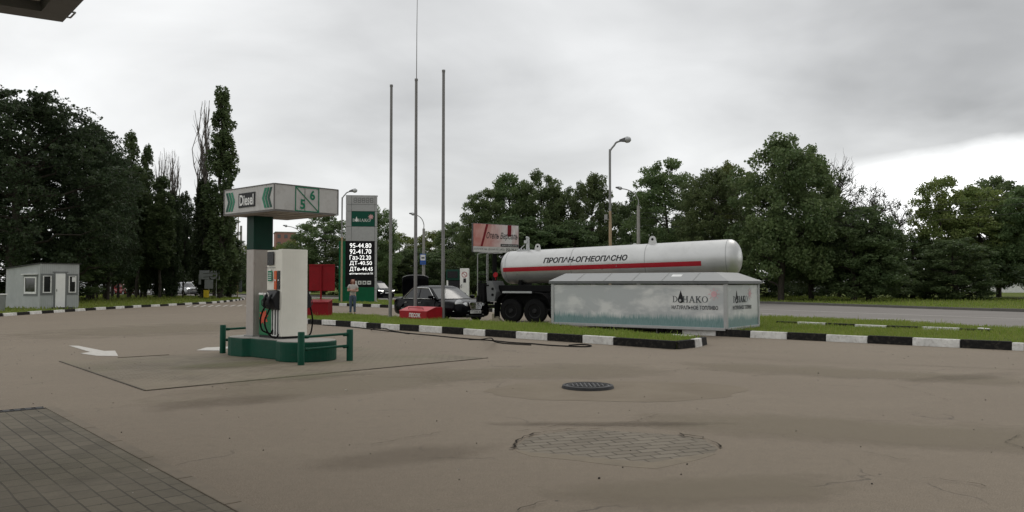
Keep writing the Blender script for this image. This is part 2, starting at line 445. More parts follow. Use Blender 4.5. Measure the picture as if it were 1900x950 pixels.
def serif_word(mb, F, x, y, h, lift=.004):
    """the four serif capitals and the ring letter of the fuel firm's word, with the gap left for its drop; returns width"""
    k = [0]
    def st(x0, y0, x1, y1, w, hor=False):
        k[0] += 1
        d = Vector((x1 - x0, y1 - y0)).normalized(); n = Vector((-d.y, d.x)) * w / 2
        poly_on(mb, F, [(x + h * (p[0]), y + h * (p[1])) for p in ((x0 + n.x, y0 + n.y), (x1 + n.x, y1 + n.y), (x1 - n.x, y1 - n.y), (x0 - n.x, y0 - n.y))], .001, lift + .0004 * k[0])
    def serif(cx, cy): st(cx - .15, cy, cx + .15, cy, .06)
    def ring(cx, cy, rx, ry, a0, a1, n=16):
        for i in range(n):
            t0 = a0 + (a1 - a0) * i / n; t1 = a0 + (a1 - a0) * (i + 1) / n
            k[0] += 1
            q = []
            for t, rr in ((t0, 1), (t1, 1), (t1, 0), (t0, 0)):
                ex = rx - (.17 if rr == 0 else 0); ey = ry - (.06 if rr == 0 else 0)
                q.append((x + h * (cx + ex * math.cos(t)), y + h * (cy + ey * math.sin(t))))
            poly_on(mb, F, q, .001, lift)
    o = 0.0                                                  # D
    st(o + .18, .03, o + .18, .97, .15); serif(o + .14, .03); serif(o + .14, .97)
    ring(o + .25, .5, .60, .5, -PI / 2, PI / 2)
    o = 1.75                                                 # H
    for q in (.17, .75): st(o + q, .03, o + q, .97, .15); serif(o + q, .03); serif(o + q, .97)
    st(o + .2, .5, o + .72, .5, .07)
    o = 2.85                                                 # A
    st(o + .1, .03, o + .46, 1.0, .07); st(o + .46, 1.0, o + .82, .03, .16); st(o + .22, .34, o + .68, .34, .06); serif(o + .1, .03); serif(o + .84, .03)
    o = 3.95                                                 # K
    st(o + .17, .03, o + .17, .97, .15); serif(o + .17, .03); serif(o + .17, .97)
    st(o + .24, .46, o + .72, .97, .07); st(o + .36, .58, o + .82, .03, .16); serif(o + .80, .03); serif(o + .70, .97)
    ring(5.48, .5, .5, .5, 0, 2 * PI, 24)                    # O
    return 6.0 * h
def drop_pts(cx, cy, r, hgt):
    pts = []
    for i in range(25):
        t = PI * (-1.22 + 2.44 * i / 24) - PI / 2
        pts.append((cx + r * math.cos(t), cy + r * math.sin(t)))
    # widest ring at the bottom, point at the top
    return pts + [(cx - r * .25, cy + hgt * .62), (cx, cy + hgt), (cx + r * .25, cy + hgt * .62)][::1]
def drop(mb, F, cx, cy, r, hgt, z=.009):
    pts = [(cx, cy + hgt)]
    for i in range(21):
        t = R(150) + R(240) * i / 20
        pts.append((cx + r * math.cos(t), cy + r * math.sin(t)))
    poly_on(mb, F, pts, .001, z)
def sun_pts(cx, cy, r, n=8, inner=.55, rot=0.0):
    out = []
    for i in range(2 * n):
        q = r if i % 2 == 0 else r * inner
        t = rot + PI * i / n
        out.append((cx + q * math.cos(t), cy + q * math.sin(t)))
    return out

# ------------------------------------------------------------------ the setting
SITE = R(48.65)                                   # the station's axes are turned against the view
UX, VX = Vector((-.75, .66, 0)), Vector((.66, .75, 0))
def sheet(name, pts, z, m, div=None):
    if name in ('paving', 'pump_apron', 'paver_patch'):          # laid blocks have sides
        return struct(MB().prism([(p[0], p[1]) for p in pts], -.03, z).build(name, m))
    me = bpy.data.meshes.new(name)
    me.from_pydata([(p[0], p[1], z) for p in pts], [], [tuple(range(len(pts)))]); me.materials.append(m)
    bm = bmesh.new(); bm.from_mesh(me); bmesh.ops.recalc_face_normals(bm, faces=bm.faces)
    for f in bm.faces:
        if f.normal.z < 0: f.normal_flip()
    bm.to_mesh(me); bm.free()
    o = bpy.data.objects.new(name, me); COL.objects.link(o)
    return struct(o)
def slab(name, pts, z0, z1, m):
    return struct(MB().prism(pts, z0, z1).build(name, m))

sheet('ground', [(-3000, -200), (3000, -200), (3000, 3500), (-3000, 3500)], -.03, MATS['turf'])
sheet('forecourt', [(-24.45, -12), (60, -12), (60, 20), (40, 45), (24, 62), (4, 70), (-6, 78), (-25, 92), (-33, 94), (-29, 84), (-24.5, 70)], 0.0, MATS['asphalt'])
ROAD_NEAR = [(-150, 160), (-60, 107), (-34, 91.5), (-28, 88), (-17, 73.5), (-10.5, 68.5), (-3, 57.5), (3, 47), (9.4, 38.6), (11.4, 35.4), (14.8, 31), (16.4, 26.5), (18.6, 22), (26, 10.5), (36, -10)]
ROAD_FAR = [(62, -10), (36, 26), (28, 44.5), (19.4, 63), (9, 71.5), (0, 78), (-19, 90.5), (-42, 114), (-75, 145), (-150, 218)]
sheet('road', ROAD_NEAR + ROAD_FAR, .004, MATS['road'])
FAR_VERGE = list(reversed(ROAD_FAR)) + [(400, 20), (500, 500), (-400, 520), (-300, 300)]
slab('far_verge', [(x, y) for x, y in FAR_VERGE], -.02, .11, MATS['turf'])
LEFT_KERB = [(-24.45, 10), (-24.45, 38.5), (-24.6, 46), (-24.4, 53), (-23.8, 58), (-23.4, 63), (-24.2, 70), (-25.6, 77), (-28.6, 84.5), (-34, 91.3)]
LEFT_VERGE = LEFT_KERB + [(-60, 106.6), (-150, 159), (-150, 10)]
slab('left_verge', LEFT_VERGE, -.02, .10, MATS['turf'])
# near grass strip beside the pump
KA0, KA1 = Vector((-10.4, 34.0, 0)), G(1255, 647.5)
STRIP_A = [(KA0.x, KA0.y), (KA1.x, KA1.y), (5.0, 21.0), (1.0, 28.2), (-1.4, 30.5), (-5.3, 34.7), (-7.9, 37.5), (-11.5, 41)]
slab('grass_strip', STRIP_A, -.02, .15, MATS['turf'])
# island of the price sign
STRIP_B = [(-19, 63.5), (-12.7, 56.9), (-1.5, 45.0), (6.6, 36.6), (8.6, 38.0), (3, 46.4), (-3, 56.9), (-10.5, 67.9), (-17, 72.6), (-19, 72)]
slab('sign_island', STRIP_B, -.02, .15, MATS['turf'])
# right-hand verge under the advertising box
STRIP_C = [(4.66, 25.75), (7.0, 23.65), (12.1, 19.05), (17.2, 14.6), (23.4, 9.2), (25.4, 10.6), (18.2, 22), (16.0, 26.4), (14.5, 30.7), (11.2, 34.9), (9.4, 33.2), (7.2, 28.7)]
slab('right_verge', STRIP_C, -.02, .15, MATS['turf'])

def kerb(name, path, stones, w=.16, h=.135, z0=-.01, mats=(kerb_white, kerb_black), gap=.012, inset=0.0, bev=.015):
    """kerb stones laid along a line: stones = repeating list of (length, material index)"""
    mb = MB(); path = [Vector((p[0], p[1], 0)) for p in path]
    seg = []; acc = 0
    for a, b in zip(path, path[1:]):
        seg.append((acc, (b - a).length, a, b)); acc += (b - a).length
    def P(s):
        for s0, L, a, b in seg:
            if s <= s0 + L + 1e-6: return a + (b - a) * max(0, (s - s0) / L), (b - a).normalized()
        return path[-1], (path[-1] - path[-2]).normalized()
    s = 0; k = 0; rr = random.Random(5)
    while s < acc - .05:
        L, mi = stones[k] if k < len(stones) else stones[len(stones) - 2 + (k - len(stones)) % 2]
        e = min(s + L, acc)
        cuts = [s + gap / 2] + [x[0] for x in seg if s + .05 < x[0] < e - .05] + [e - gap / 2]
        dz = rr.uniform(-.018, .010); sh = rr.uniform(-.012, .012); tw = rr.uniform(-.012, .012)
        for a, b in zip(cuts, cuts[1:]):
            (p, d), (q, d2) = P(a), P(b)
            d = (q - p).normalized(); n = Vector((-d.y, d.x, 0)); p = p + n * (sh + tw); q = q + n * (sh - tw)
            ring = lambda c: [c + n * (-w / 2 + rr.uniform(-.004, .004)) + Vector((0, 0, z0)), c - n * (w / 2 - .02) + Vector((0, 0, h + dz)), c + n * (w / 2) + Vector((0, 0, h + dz)), c + n * (w / 2) + Vector((0, 0, z0))]
            mb.loft([ring(p), ring(q)], True, mi)
        s = e; k += 1
    o = mb.build(name, list(mats), bevel=bev)
    return struct(o)
Wt, Bk = 0, 1
# stones measured on the photo along the strip, from the right corner to the left
A_px = [1140, 1083, 1018, 960, 903, 862, 824, 780, 745, 710, 683, 655]
A_line = lambda px: (lambda d, c: (lambda t: (KA1 + (KA0 - KA1) * t))(((px - 950) / FPX * KA1.y - KA1.x) / ((KA0.x - KA1.x) - (px - 950) / FPX * (KA0.y - KA1.y))))(0, 0)
lens = []; prev = KA1; colr = Bk
for i, px in enumerate(A_px):
    p = A_line(px); lens.append(((p - prev).length, Bk if i % 2 == 0 else Wt)); prev = p
lens += [(1.0, Bk), (1.0, Wt)]
kerb('strip_kerb', [KA1, KA0], lens, h=.20)
kerb('strip_kerb', [KA1, (4.6, 20.15), (5.0, 21.0), (4.4, 22.0)], [(.75, Bk), (.5, Wt), (1.0, Bk), (1.0, Wt)], h=.20)
kerb('island_kerb', [(6.6, 36.6), (-1.5, 45.0), (-12.7, 56.9), (-19, 63.5)], [(1.0, Wt), (1.0, Bk)], w=.18, h=.20)
kerb('verge_kerb', [(7.2, 28.7), (5.6, 27.0), (4.66, 25.75)], [(1.0, Bk), (.9, Bk), (.2, Wt), (.2, Wt)], h=.20)
kerb('verge_kerb', [(4.66, 25.75), (7.0, 23.65), (12.1, 19.05), (17.2, 14.6), (23.4, 9.2)], [(.92, Bk), (1.15, Wt), (1.1, Bk), (1.1, Wt), (1.1, Bk), (1.1, Wt)], w=.16, h=.20)
kerb('verge_kerb', [G(1440, 602, .1), G(1640, 611, .1), G(1838, 618.5, .1), (14.3, 24.6)], [(.85, Bk), (1.05, Wt), (1.05, Bk)], h=.23)
kerb('entrance_kerb', LEFT_KERB, [(1.1, Wt), (1.1, Bk)], h=.15)
kerb('far_kerb', ROAD_FAR, [(6.0, 0), (6.0, 1)], w=.25, h=.17, mats=(kerb_plain, kerb_plain))

# paving under the station canopy, with its flush concrete border, and the drain
PA = G(90, 757); PB = G(450, 950)
dE = (PB - PA).normalized(); nE = Vector((-dE.y, dE.x, 0))
if nE.x > 0: nE = -nE
PAV = [PA - nE * 0, PB + dE * 6, PB + dE * 6 + nE * 9, PA + nE * 9]
sheet('paving', PAV, .004, MATS['paving'])
ed = MB()
nst = 13
for i in range(nst):
    a = PA + dE * (i * 1.0 + .01) - dE * .1; b = a + dE * .985
    ed.prism([tuple((a - nE * .13)[:2]), tuple((b - nE * .13)[:2]), tuple((b - nE * .003)[:2]), tuple((a - nE * .003)[:2])], -.01, .012)
struct(ed.build('paving_border', mat('border_concrete', (.175, .146, .110), .85, scale=4, bmp=.3, dirt=(.11, .095, .075)), bevel=.006))
dr = MB()
for i in range(60):
    a = PA + nE * (.02 + i * .12)
    for off in ((0, .12),):
        dr.prism([tuple((a - dE * .14)[:2]), tuple((a + nE * .075 - dE * .14)[:2]), tuple((a + nE * .075 - dE * .02)[:2]), tuple((a - dE * .02)[:2])], .003, .010)
a = PA; b = PA + nE * 7.3
dr.prism([tuple((a - dE * .17)[:2]), tuple((b - dE * .17)[:2]), tuple((b - dE * .14)[:2]), tuple((a - dE * .14)[:2])], .001, .011)
dr.prism([tuple((a - dE * .02)[:2]), tuple((b - dE * .02)[:2]), tuple((b - dE * .001)[:2]), tuple((a - dE * .001)[:2])], .001, .011)
dp = sheet('drain_channel', [a - dE * .15, b - dE * .15, b - dE * .01, a - dE * .01], .0015, black_plastic)
tag(dr.build('drain_grate', mat('cast_iron', (.035, .035, .036), .6, metal=.4, dirt=(.09, .08, .07))), 'dark cast iron drain grate along the end of the grey block paving', 'drain')

# paved apron round the pump, with a dark steel edge
AP = [G(275, 724), G(905, 664), G(905, 664) + UX * 5.3, G(275, 724) + UX * 5.55]
AP[3] = G(115, 670)
sheet('pump_apron', AP, .004, MATS['apron_paving'])
eb = MB()
for a, b, w in ((AP[0], AP[1], .019), (AP[0], AP[3], .028), (AP[3].lerp(AP[2], .174), AP[3].lerp(AP[2], .341), .03)):
    d = (b - a).normalized(); n = Vector((-d.y, d.x, 0))
    if n.dot((AP[0] + AP[2]) / 2 - a) > 0: n = -n
    eb.prism([tuple((a + n * .003)[:2]), tuple((b + n * .003)[:2]), tuple((b + n * w)[:2]), tuple((a + n * w)[:2])], -.005, .014)
struct(eb.build('apron_edging', mat('edge_steel', (.075, .064, .050), .8, scale=2, dirt=(.19, .16, .12), dirt_amt=.9)))

# brick patch in the asphalt with a cement rim
pp = [(957, 826), (975, 812), (1010, 803), (1060, 797), (1120, 797), (1190, 801), (1255, 805), (1300, 812), (1330, 830), (1322, 837), (1282, 844), (1212, 857), (1140, 852), (1060, 844), (985, 838), (960, 832)]
rr = random.Random(3)
sheet('paver_patch', [G(x, y) for x, y in pp], .0012, MATS['patch_paving'])
rim = MB()
low = [(1325, 840), (1290, 851), (1215, 867), (1140, 861), (1060, 851), (985, 844), (957, 835)]
low_in = [(1322, 837), (1280, 843), (1210, 855), (1140, 850), (1060, 842), (985, 837), (959, 832)]
vs = [G(x, y) for x, y in low] + [G(x, y) for x, y in low_in]
for i in range(6): rim.prism([(vs[k].x, vs[k].y) for k in (i, i + 1, 8 + i, 7 + i)], -.02, .0018)
struct(rim.build('cement_rim', mat('cement', (.200, .168, .124), .9, scale=3, bmp=.2, dirt=(.11, .09, .07))))
# old crumbling asphalt round the patch
def blob(name, cx, cy, rx, ry, z, m, seed, n=40, rough=.25, rz=0):
    pts = []
    for i in range(n):
        t = 2 * PI * i / n
        k = 1 + rough * noise.noise(Vector((math.cos(t) * 1.6 + seed, math.sin(t) * 1.6, seed * .7))) + rough * .5 * noise.noise(Vector((math.cos(t) * 5 + seed, math.sin(t) * 5, 3.1)))
        x, y = rx * k * math.cos(t), ry * k * math.sin(t)
        pts.append((cx + x * math.cos(rz) - y * math.sin(rz), cy + x * math.sin(rz) + y * math.cos(rz)))
    return sheet(name, pts, z, m)
def patch_mat(name, c1, c2):
    m = bpy.data.materials.new(name); nt, b, _ = nodes(m); v = coords(nt)
    c = mixc(nt, rng(nt, mk_noise(nt, v, 1.2, 7, .65, .5), .35, .65), c1, c2)
    c = mixc(nt, rng(nt, mk_noise(nt, v, 70, 3, .7), .3, .7, 0, .3), c, (.06, .05, .04))
    nt.links.new(c, b.inputs['Base Color']); b.inputs['Roughness'].default_value = .85; b.inputs['Specular IOR Level'].default_value = .2
    # ragged, feathered edge: the patch thins out into the old surface
    return m
pm = patch_mat('patched_asphalt', (.180, .146, .104), (.215, .178, .130))
MH = G(1090, 718.5)
blob('asphalt_patch', MH.x + .35, MH.y - .25, 1.9, 1.1, .002, pm, 2.0, rough=.22)

def haze_patch(name, c, rx, ry, rz, col, amt, seed, z):
    """dust, moss or old spill lying on the surface, thinning out raggedly towards its rim"""
    m = bpy.data.materials.new(name); m.use_nodes = True; nt = m.node_tree; nt.nodes.clear()
    out = nt.nodes.new('ShaderNodeOutputMaterial'); b = nt.nodes.new('ShaderNodeBsdfPrincipled'); t = nt.nodes.new('ShaderNodeBsdfTransparent'); mx = nt.nodes.new('ShaderNodeMixShader')
    v = coords(nt); ln = nt.nodes.new('ShaderNodeVectorMath'); ln.operation = 'LENGTH'; nt.links.new(coords(nt, scale=(1 / rx, 1 / ry, 1)), ln.inputs[0])
    off = nt.nodes.new('ShaderNodeVectorMath'); off.operation = 'ADD'; off.inputs[1].default_value = (seed * 3.1, seed, 0); nt.links.new(v, off.inputs[0])
    n = mth(nt, 'ADD', mth(nt, 'MULTIPLY', mk_noise(nt, off.outputs[0], .9, 7, .62, .5), 1.3), mth(nt, 'MULTIPLY', mk_noise(nt, off.outputs[0], 7, 5, .7), .35))
    f = rng(nt, mth(nt, 'SUBTRACT', n, ln.outputs['Value']), -.05, .42, 0, amt)
    g = mk_noise(nt, v, 70, 3, .7)
    nt.links.new(mixc(nt, rng(nt, g, .3, .7, 0, .35), tuple(col), tuple(x * .4 for x in col)), b.inputs['Base Color']); b.inputs['Roughness'].default_value = .88; b.inputs['Specular IOR Level'].default_value = .2
    nt.links.new(f, mx.inputs[0]); nt.links.new(t.outputs[0], mx.inputs[1]); nt.links.new(b.outputs[0], mx.inputs[2]); nt.links.new(mx.outputs[0], out.inputs[0])
    o = sheet(name, [(-rx, -ry), (rx, -ry), (rx, ry), (-rx, ry)], 0, m); o.location = (c.x, c.y, z); o.rotation_euler = (0, 0, rz)
    return o
for i, (nm, px, py, rx, ry, rz, col, amt) in enumerate((
    ('dust_patch', 640, 712, 3.6, 1.5, 45, (.275, .235, .172), .42), ('dust_patch', 1000, 690, 3.2, 1.6, 20, (.275, .235, .172), .42), ('dust_patch', 1620, 800, 3.2, 1.2, -20, (.275, .235, .172), .42),
    ('dust_patch', 1540, 690, 4.0, 1.2, -30, (.275, .235, .172), .42), ('dust_patch', 330, 610, 7, 4, 60, (.275, .235, .172), .42), ('dust_patch', 1330, 905, 1.6, .6, 10, (.275, .235, .172), .42),
    ('oil_stain', 760, 845, 1.3, .5, 30, (.11, .085, .060), .16), ('oil_stain', 420, 745, 1.4, .6, 45, (.12, .09, .065), .2), ('oil_stain', 1790, 700, 1.8, .5, 25, (.12, .098, .072), .2), ('oil_stain', 1120, 786, 1.7, .22, 0, (.09, .07, .05), .3),
    ('moss_stain', 420, 678, 1.5, .8, 40, (.165, .165, .082), .36), ('moss_stain', 560, 700, 1.8, .6, 45, (.21, .20, .125), .31), ('moss_stain', 110, 870, 1.2, .8, 30, (.085, .085, .052), .12))):
    haze_patch(nm, G(px, py), rx, ry, R(rz), col, amt, i + 1.7, .0055 + .0006 * i if nm != 'moss_stain' else .018 + .0006 * i)
crk = mat('crack_fill', (.030, .025, .020), .95, spec=.05)
def crack(pts, w, seed):
    rr = random.Random(seed); P = [G(x, y) for x, y in pts]; fine = []
    for a, b in zip(P, P[1:]):
        n = max(3, int((b - a).length / .06)); d = (b - a).normalized(); nn = Vector((-d.y, d.x, 0))
        fine += [a.lerp(b, i / n) + nn * rr.gauss(0, .018) for i in range(n)]
    vs = []; fs = []
    for i, p in enumerate(fine):
        d = (fine[min(i + 1, len(fine) - 1)] - fine[max(0, i - 1)]).normalized(); nn = Vector((-d.y, d.x, 0)) * w * rr.uniform(.1, 1.0)
        vs += [(p.x + nn.x, p.y + nn.y, .0168), (p.x - nn.x, p.y - nn.y, .0168)]
    fs = [(2 * i, 2 * i + 1, 2 * i + 3, 2 * i + 2) for i in range(len(fine) - 1)]
    struct(MB().add(vs, fs).build('crack', crk))
for i, (q, w) in enumerate((([(950, 832), (960, 815), (985, 806), (1010, 802)], .014), ([(1010, 802), (1060, 795), (1130, 797)], .009), ([(1255, 805), (1300, 811), (1330, 822), (1340, 833)], .014), ([(1255, 806), (1285, 814), (1310, 816)], .009), ([(1000, 795), (1050, 788), (1100, 790), (1190, 793)], .006), ([(1130, 785), (1180, 782), (1220, 768)], .006), ([(955, 800), (990, 796)], .006),
    ([(690, 825), (760, 812), (850, 797)], .006), ([(1880, 805), (1862, 820), (1895, 835)], .006), ([(1600, 838), (1660, 852), (1700, 853)], .005), ([(1390, 698), (1440, 695)], .007), ([(1700, 885), (1780, 893), (1840, 905)], .005), ([(955, 945), (1000, 932), (1020, 926)], .006), ([(1640, 712), (1700, 725), (1760, 745)], .004))):
    crack(q, w, i)
# grit and small stones scattered over the forecourt
grit = MB(); rg = random.Random(8)
for k in range(500):
    x = rg.uniform(-14, 14); y = rg.uniform(5.2, 24); s = rg.uniform(.004, .010) * (1 if k % 17 else 1.8)
    grit.box((x, y, s * .5), (s * rg.uniform(.8, 1.6), s, s), 0 if rg.random() < .72 else 1, Matrix.Rotation(rg.uniform(0, 3), 3, 'Z'))
tag(grit.build('grit', [mat('grit_dark', (.03, .026, .022), .9), mat('grit_pale', (.42, .39, .34), .9)]), 'scattered grit and small stones on the forecourt asphalt', 'grit', kind='stuff')

# white arrows painted on the forecourt
arrow = mat('road_paint', (.50, .48, .44), .7, scale=9, dirt=(.26, .22, .18), dirt_amt=.7)
def paint(pts, z=.008):
    return sheet('road_marking', pts, z, arrow)
paint([G(x, y) for x, y in ((130, 641), (148, 641.5), (196, 651), (216, 650.5), (222, 660.5), (182, 660), (152, 655.5), (170, 653))], .006)
paint([G(x, y) for x, y in ((366, 650), (384, 644.8), (440, 642.5), (440, 646), (408, 647.5), (412, 650.5))], .008)
for i in range(9):
    t0 = 345 + i * 13.5
    paint([G(t0, 569.5 - .18 * i), G(t0 + 9, 566.9 - .18 * i), G(t0 + 13, 566.9 - .18 * i), G(t0 + 4, 569.5 - .18 * i)], .006)
a, b = Vector((15, 48.9, 0)), Vector((22.9, 35.2, 0))
d = (b - a).normalized(); n = Vector((-d.y, d.x, 0)) * .08
paint([a - n - d * 10, a + n - d * 10, b + n + d * 30, b - n + d * 30], .009)
for k in range(6):
    q = Vector((15.9, 36.4, 0)) + d * (k * 8 - 8) + Vector((.3, .2, 0))
    paint([q - n, q + n, q + d * 3 + n, q + d * 3 - n], .009)
# pale seam where the forecourt was resurfaced
sm = patch_mat('seam', (.20, .166, .124), (.255, .215, .162))
seam = [G(1290, 657), G(1390, 664), G(1520, 672), G(1700, 677), G(1900, 686)]
sheet('asphalt_seam', [p + Vector((0, .10, 0)) for p in seam] + [p - Vector((0, .02, 0)) for p in reversed(seam)], .0025, sm)

# ------------------------------------------------------------------ grass blades
def grass(name, poly, n, hgt, wid, seed, keep=None, z=.10, lab=None):
    rs = np.random.default_rng(seed)
    P = np.array([(p[0], p[1]) for p in poly])
    lo, hi = P.min(0), P.max(0)
    pts = np.zeros((0, 2))
    while len(pts) < n:
        q = lo + (hi - lo) * rs.random((n * 3, 2))
        c = np.zeros(len(q), bool); j = len(P) - 1
        for i in range(len(P)):
            xi, yi = P[i]; xj, yj = P[j]
            with np.errstate(divide='ignore', invalid='ignore'):
                c ^= ((yi > q[:, 1]) != (yj > q[:, 1])) & (q[:, 0] < (xj - xi) * (q[:, 1] - yi) / (yj - yi + 1e-12) + xi)
            j = i
        q = q[c]
        if keep is not None: q = q[keep(q, rs)]
        pts = np.vstack([pts, q])
    pts = pts[:n]
    # tussocks: height follows a slow pattern
    hz = np.array([noise.noise(Vector((x * .55, y * .55, seed))) for x, y in pts]) * .5 + np.array([noise.noise(Vector((x * 2.1, y * 2.1, seed + 5))) for x, y in pts]) * .35
    h = hgt * (0.85 + 1.0 * hz) * rs.uniform(.5, 1.3, n) * np.where(rs.random(n) < .03, 1.9, 1.0); h = np.maximum(h, hgt * .25)
    a = rs.uniform(0, 2 * PI, n); w = wid * rs.uniform(.6, 1.3, n)
    dx, dy = np.cos(a) * w / 2, np.sin(a) * w / 2
    lean = rs.uniform(.1, .75, n) * h; la = rs.uniform(0, 2 * PI, n)
    lx, ly = np.cos(la) * lean, np.sin(la) * lean
    V = np.zeros((n, 5, 3), np.float32)
    V[:, 0] = np.stack([pts[:, 0] - dx, pts[:, 1] - dy, np.full(n, z - .01)], 1)
    V[:, 1] = np.stack([pts[:, 0] + dx, pts[:, 1] + dy, np.full(n, z - .01)], 1)
    V[:, 2] = np.stack([pts[:, 0] + dx * .8 + lx * .35, pts[:, 1] + dy * .8 + ly * .35, z + h * .6], 1)
    V[:, 3] = np.stack([pts[:, 0] - dx * .8 + lx * .35, pts[:, 1] - dy * .8 + ly * .35, z + h * .6], 1)
    V[:, 4] = np.stack([pts[:, 0] + lx, pts[:, 1] + ly, z + h], 1)
    me = bpy.data.meshes.new(name)
    me.vertices.add(n * 5); me.vertices.foreach_set('co', V.reshape(-1))
    idx = np.arange(n)[:, None] * 5
    loops = np.concatenate([idx + np.array([[0, 1, 2, 3]]), idx + np.array([[3, 2, 4]])], 1).reshape(-1)
    me.loops.add(n * 7); me.loops.foreach_set('vertex_index', loops.astype(np.int32))
    st = np.stack([np.arange(n) * 7, np.arange(n) * 7 + 4], 1).reshape(-1)
    me.polygons.add(n * 2); me.polygons.foreach_set('loop_start', st.astype(np.int32))
    me.materials.append(grass_blade); me.update(calc_edges=True); me.validate()
    o = bpy.data.objects.new(name, me); COL.objects.link(o)
    return tag(o, lab or 'short green grass on the verge', 'grass', kind='stuff')
grass('grass', STRIP_A, 34000, .10, .016, 1, z=.15, lab='short green grass on the strip beside the diesel pump')
grass('grass', STRIP_C, 34000, .11, .016, 2, z=.15, lab='longer green grass round the advertising box and its kerb')
grass('grass', STRIP_B, 9000, .11, .03, 3, z=.15, lab='green grass on the island under the price sign')
LV = [(-24.7, 30), (-24.8, 46), (-24.6, 53), (-24.0, 58), (-23.6, 63), (-24.4, 70), (-25.8, 77), (-28.8, 84), (-34, 91), (-52, 101), (-56, 80), (-46, 30)]
grass('grass', LV, 16000, .17, .05, 4, lab='darker green grass under the row of poplars')
FV = [(19.6, 63.6), (28.4, 45), (36, 27), (48, 40), (46, 80), (20, 100), (-10, 105), (-19, 91.5), (0, 79), (9, 72.4)]
grass('grass', FV, 20000, .17, .05, 5, lab='sunlit green grass beyond the road under the trees')

# ------------------------------------------------------------------ the station's own roof overhead
rc = Vector((-5.0, 8.85, 0)); e1 = Vector((.656, -.755, 0)); e2 = Vector((-.85, -.52, 0)); RZ = 4.5
root = thing('station_canopy', 'dark edged corner of the station canopy overhead, ribbed grey metal underneath', 'canopy', rc)
mb = MB()
ribs = []
def cp(a, b, z): return e1 * a + e2 * b + Vector((0, 0, z))
mb.loft([[cp(.2, .2, RZ + .12), cp(13.8, .2, RZ + .12), cp(13.8, 9.8, RZ + .12), cp(.2, 9.8, RZ + .12)], [cp(.2, .2, RZ + .5), cp(13.8, .2, RZ + .5), cp(13.8, 9.8, RZ + .5), cp(.2, 9.8, RZ + .5)]])
deck_m = mat('canopy_sheet', (.62, .59, .54), .5, metal=.2, dirt=(.18, .16, .14))
mb.build('roof_deck', deck_m, root)
mb = MB()
for k in range(46):
    a = .38 + k * .29
    mb.loft([[cp(a, .3, RZ + .119), cp(a + .10, .3, RZ + .119), cp(a + .08, .3, RZ + .075), cp(a + .02, .3, RZ + .075)], [cp(a, 9.7, RZ + .119), cp(a + .10, 9.7, RZ + .119), cp(a + .08, 9.7, RZ + .075), cp(a + .02, 9.7, RZ + .075)]])
mb.build('ribbed_ceiling', deck_m, root)
fas = mat('canopy_edge', (.16, .162, .172), .5, dirt=(.10, .10, .10))
mb = MB()
def beam(a0, b0, a1, b1, z0, z1): mb.loft([[cp(a0, b0, z0), cp(a1, b0, z0), cp(a1, b1, z0), cp(a0, b1, z0)], [cp(a0, b0, z1), cp(a1, b0, z1), cp(a1, b1, z1), cp(a0, b1, z1)]])
out_ = [(0, 0), (14, 0), (14, 10), (0, 10)]; inn = [(.30, .26), (13.7, .26), (13.7, 9.7), (.30, 9.7)]
mb.loft([[cp(*q, RZ) for q in out_], [cp(*q, RZ + .7) for q in out_], [cp(*q, RZ + .7) for q in inn], [cp(*q, RZ) for q in inn], [cp(*q, RZ) for q in out_]], caps=False)
mb.build('fascia', fas, root)
mb = MB(); q = cp(.55, -.035, RZ + .02)
mb.tube([cp(.12, .01, RZ + .03), cp(.12, -.05, RZ + .03), cp(.34, -.05, RZ + .03), cp(.34, .01, RZ + .03)], .010, 6)
mb.build('cable_bracket', galv, root)
mb = MB()
for a, b in ((4.5, 7.0), (11.5, 5.0)):
    p = cp(a, b, 0); mb.box((p.x, p.y, RZ / 2 + .06), (.4, .4, RZ + .11))
    mb_o = mb.build('column', canopy_grey, root, bevel=.02); mb = MB()

# ------------------------------------------------------------------ diesel pump: island, lit sign on its pillar, dispenser, guard rails
PO = Vector((-4.29, 16.8, 0))
def local(x, y, z=0.0): return PO + VX * x + UX * y + Vector((0, 0, z))
isl = []
for i in range(25):
    t = PI + PI * i / 24; isl.append((.62 * math.cos(t), .62 * math.sin(t)))
isl += [(.62, .05), (.58, .22), (.44, .40), (.44, 1.45), (.56, 1.62)]
for i in range(13):
    t = PI * i / 12; isl.append((.58 * math.cos(t), 1.98 + .55 * math.sin(t)))
isl += [(-.58, 1.98), (-.56, 1.55), (-.44, 1.42), (-.44, .40), (-.58, .22)]
root = thing('pump_island', 'dark green painted concrete island with rounded end under the diesel pump', 'pump island', PO, SITE)
MB().prism(isl, 0.002, .40).build('plinth', green_base, root, bevel=.02)
MB().prism([(x * .965, y * .985 + .005) for x, y in isl], .398, .415).build('top_slab', concrete, root, bevel=.006)

root = thing('pump_canopy', 'grey roof sign reading Diesel, 5 and 6 on a green topped pillar', 'canopy sign', PO, SITE)
mb = MB(); mb.box((.05, 1.9, 1.38), (.48, .30, 1.93)); mb.box((.05, 1.9, 1.38), (.40, .315, 1.92)); mb.build('pillar', pillar_pink, root, bevel=.012)
mb = MB(); mb.box((.05, 1.9, 2.72), (.485, .305, .75)); mb.build('pillar_top', green_dark, root, bevel=.012)
mb = MB(); mb.box((.05, 1.9, .43), (.54, .36, .03)); mb.build('base_plate', galv, root, bevel=.004)
hx0, hx1, hy0, hy1, hz0, hz1 = -.60, 1.0, .30, 2.30, 3.10, 3.66
mb = MB(); mb.box(((hx0 + hx1) / 2, (hy0 + hy1) / 2, (hz0 + hz1) / 2 + .01), (hx1 - hx0, hy1 - hy0, hz1 - hz0 - .02))
mb.build('sign_box', canopy_grey, root, bevel=.015)
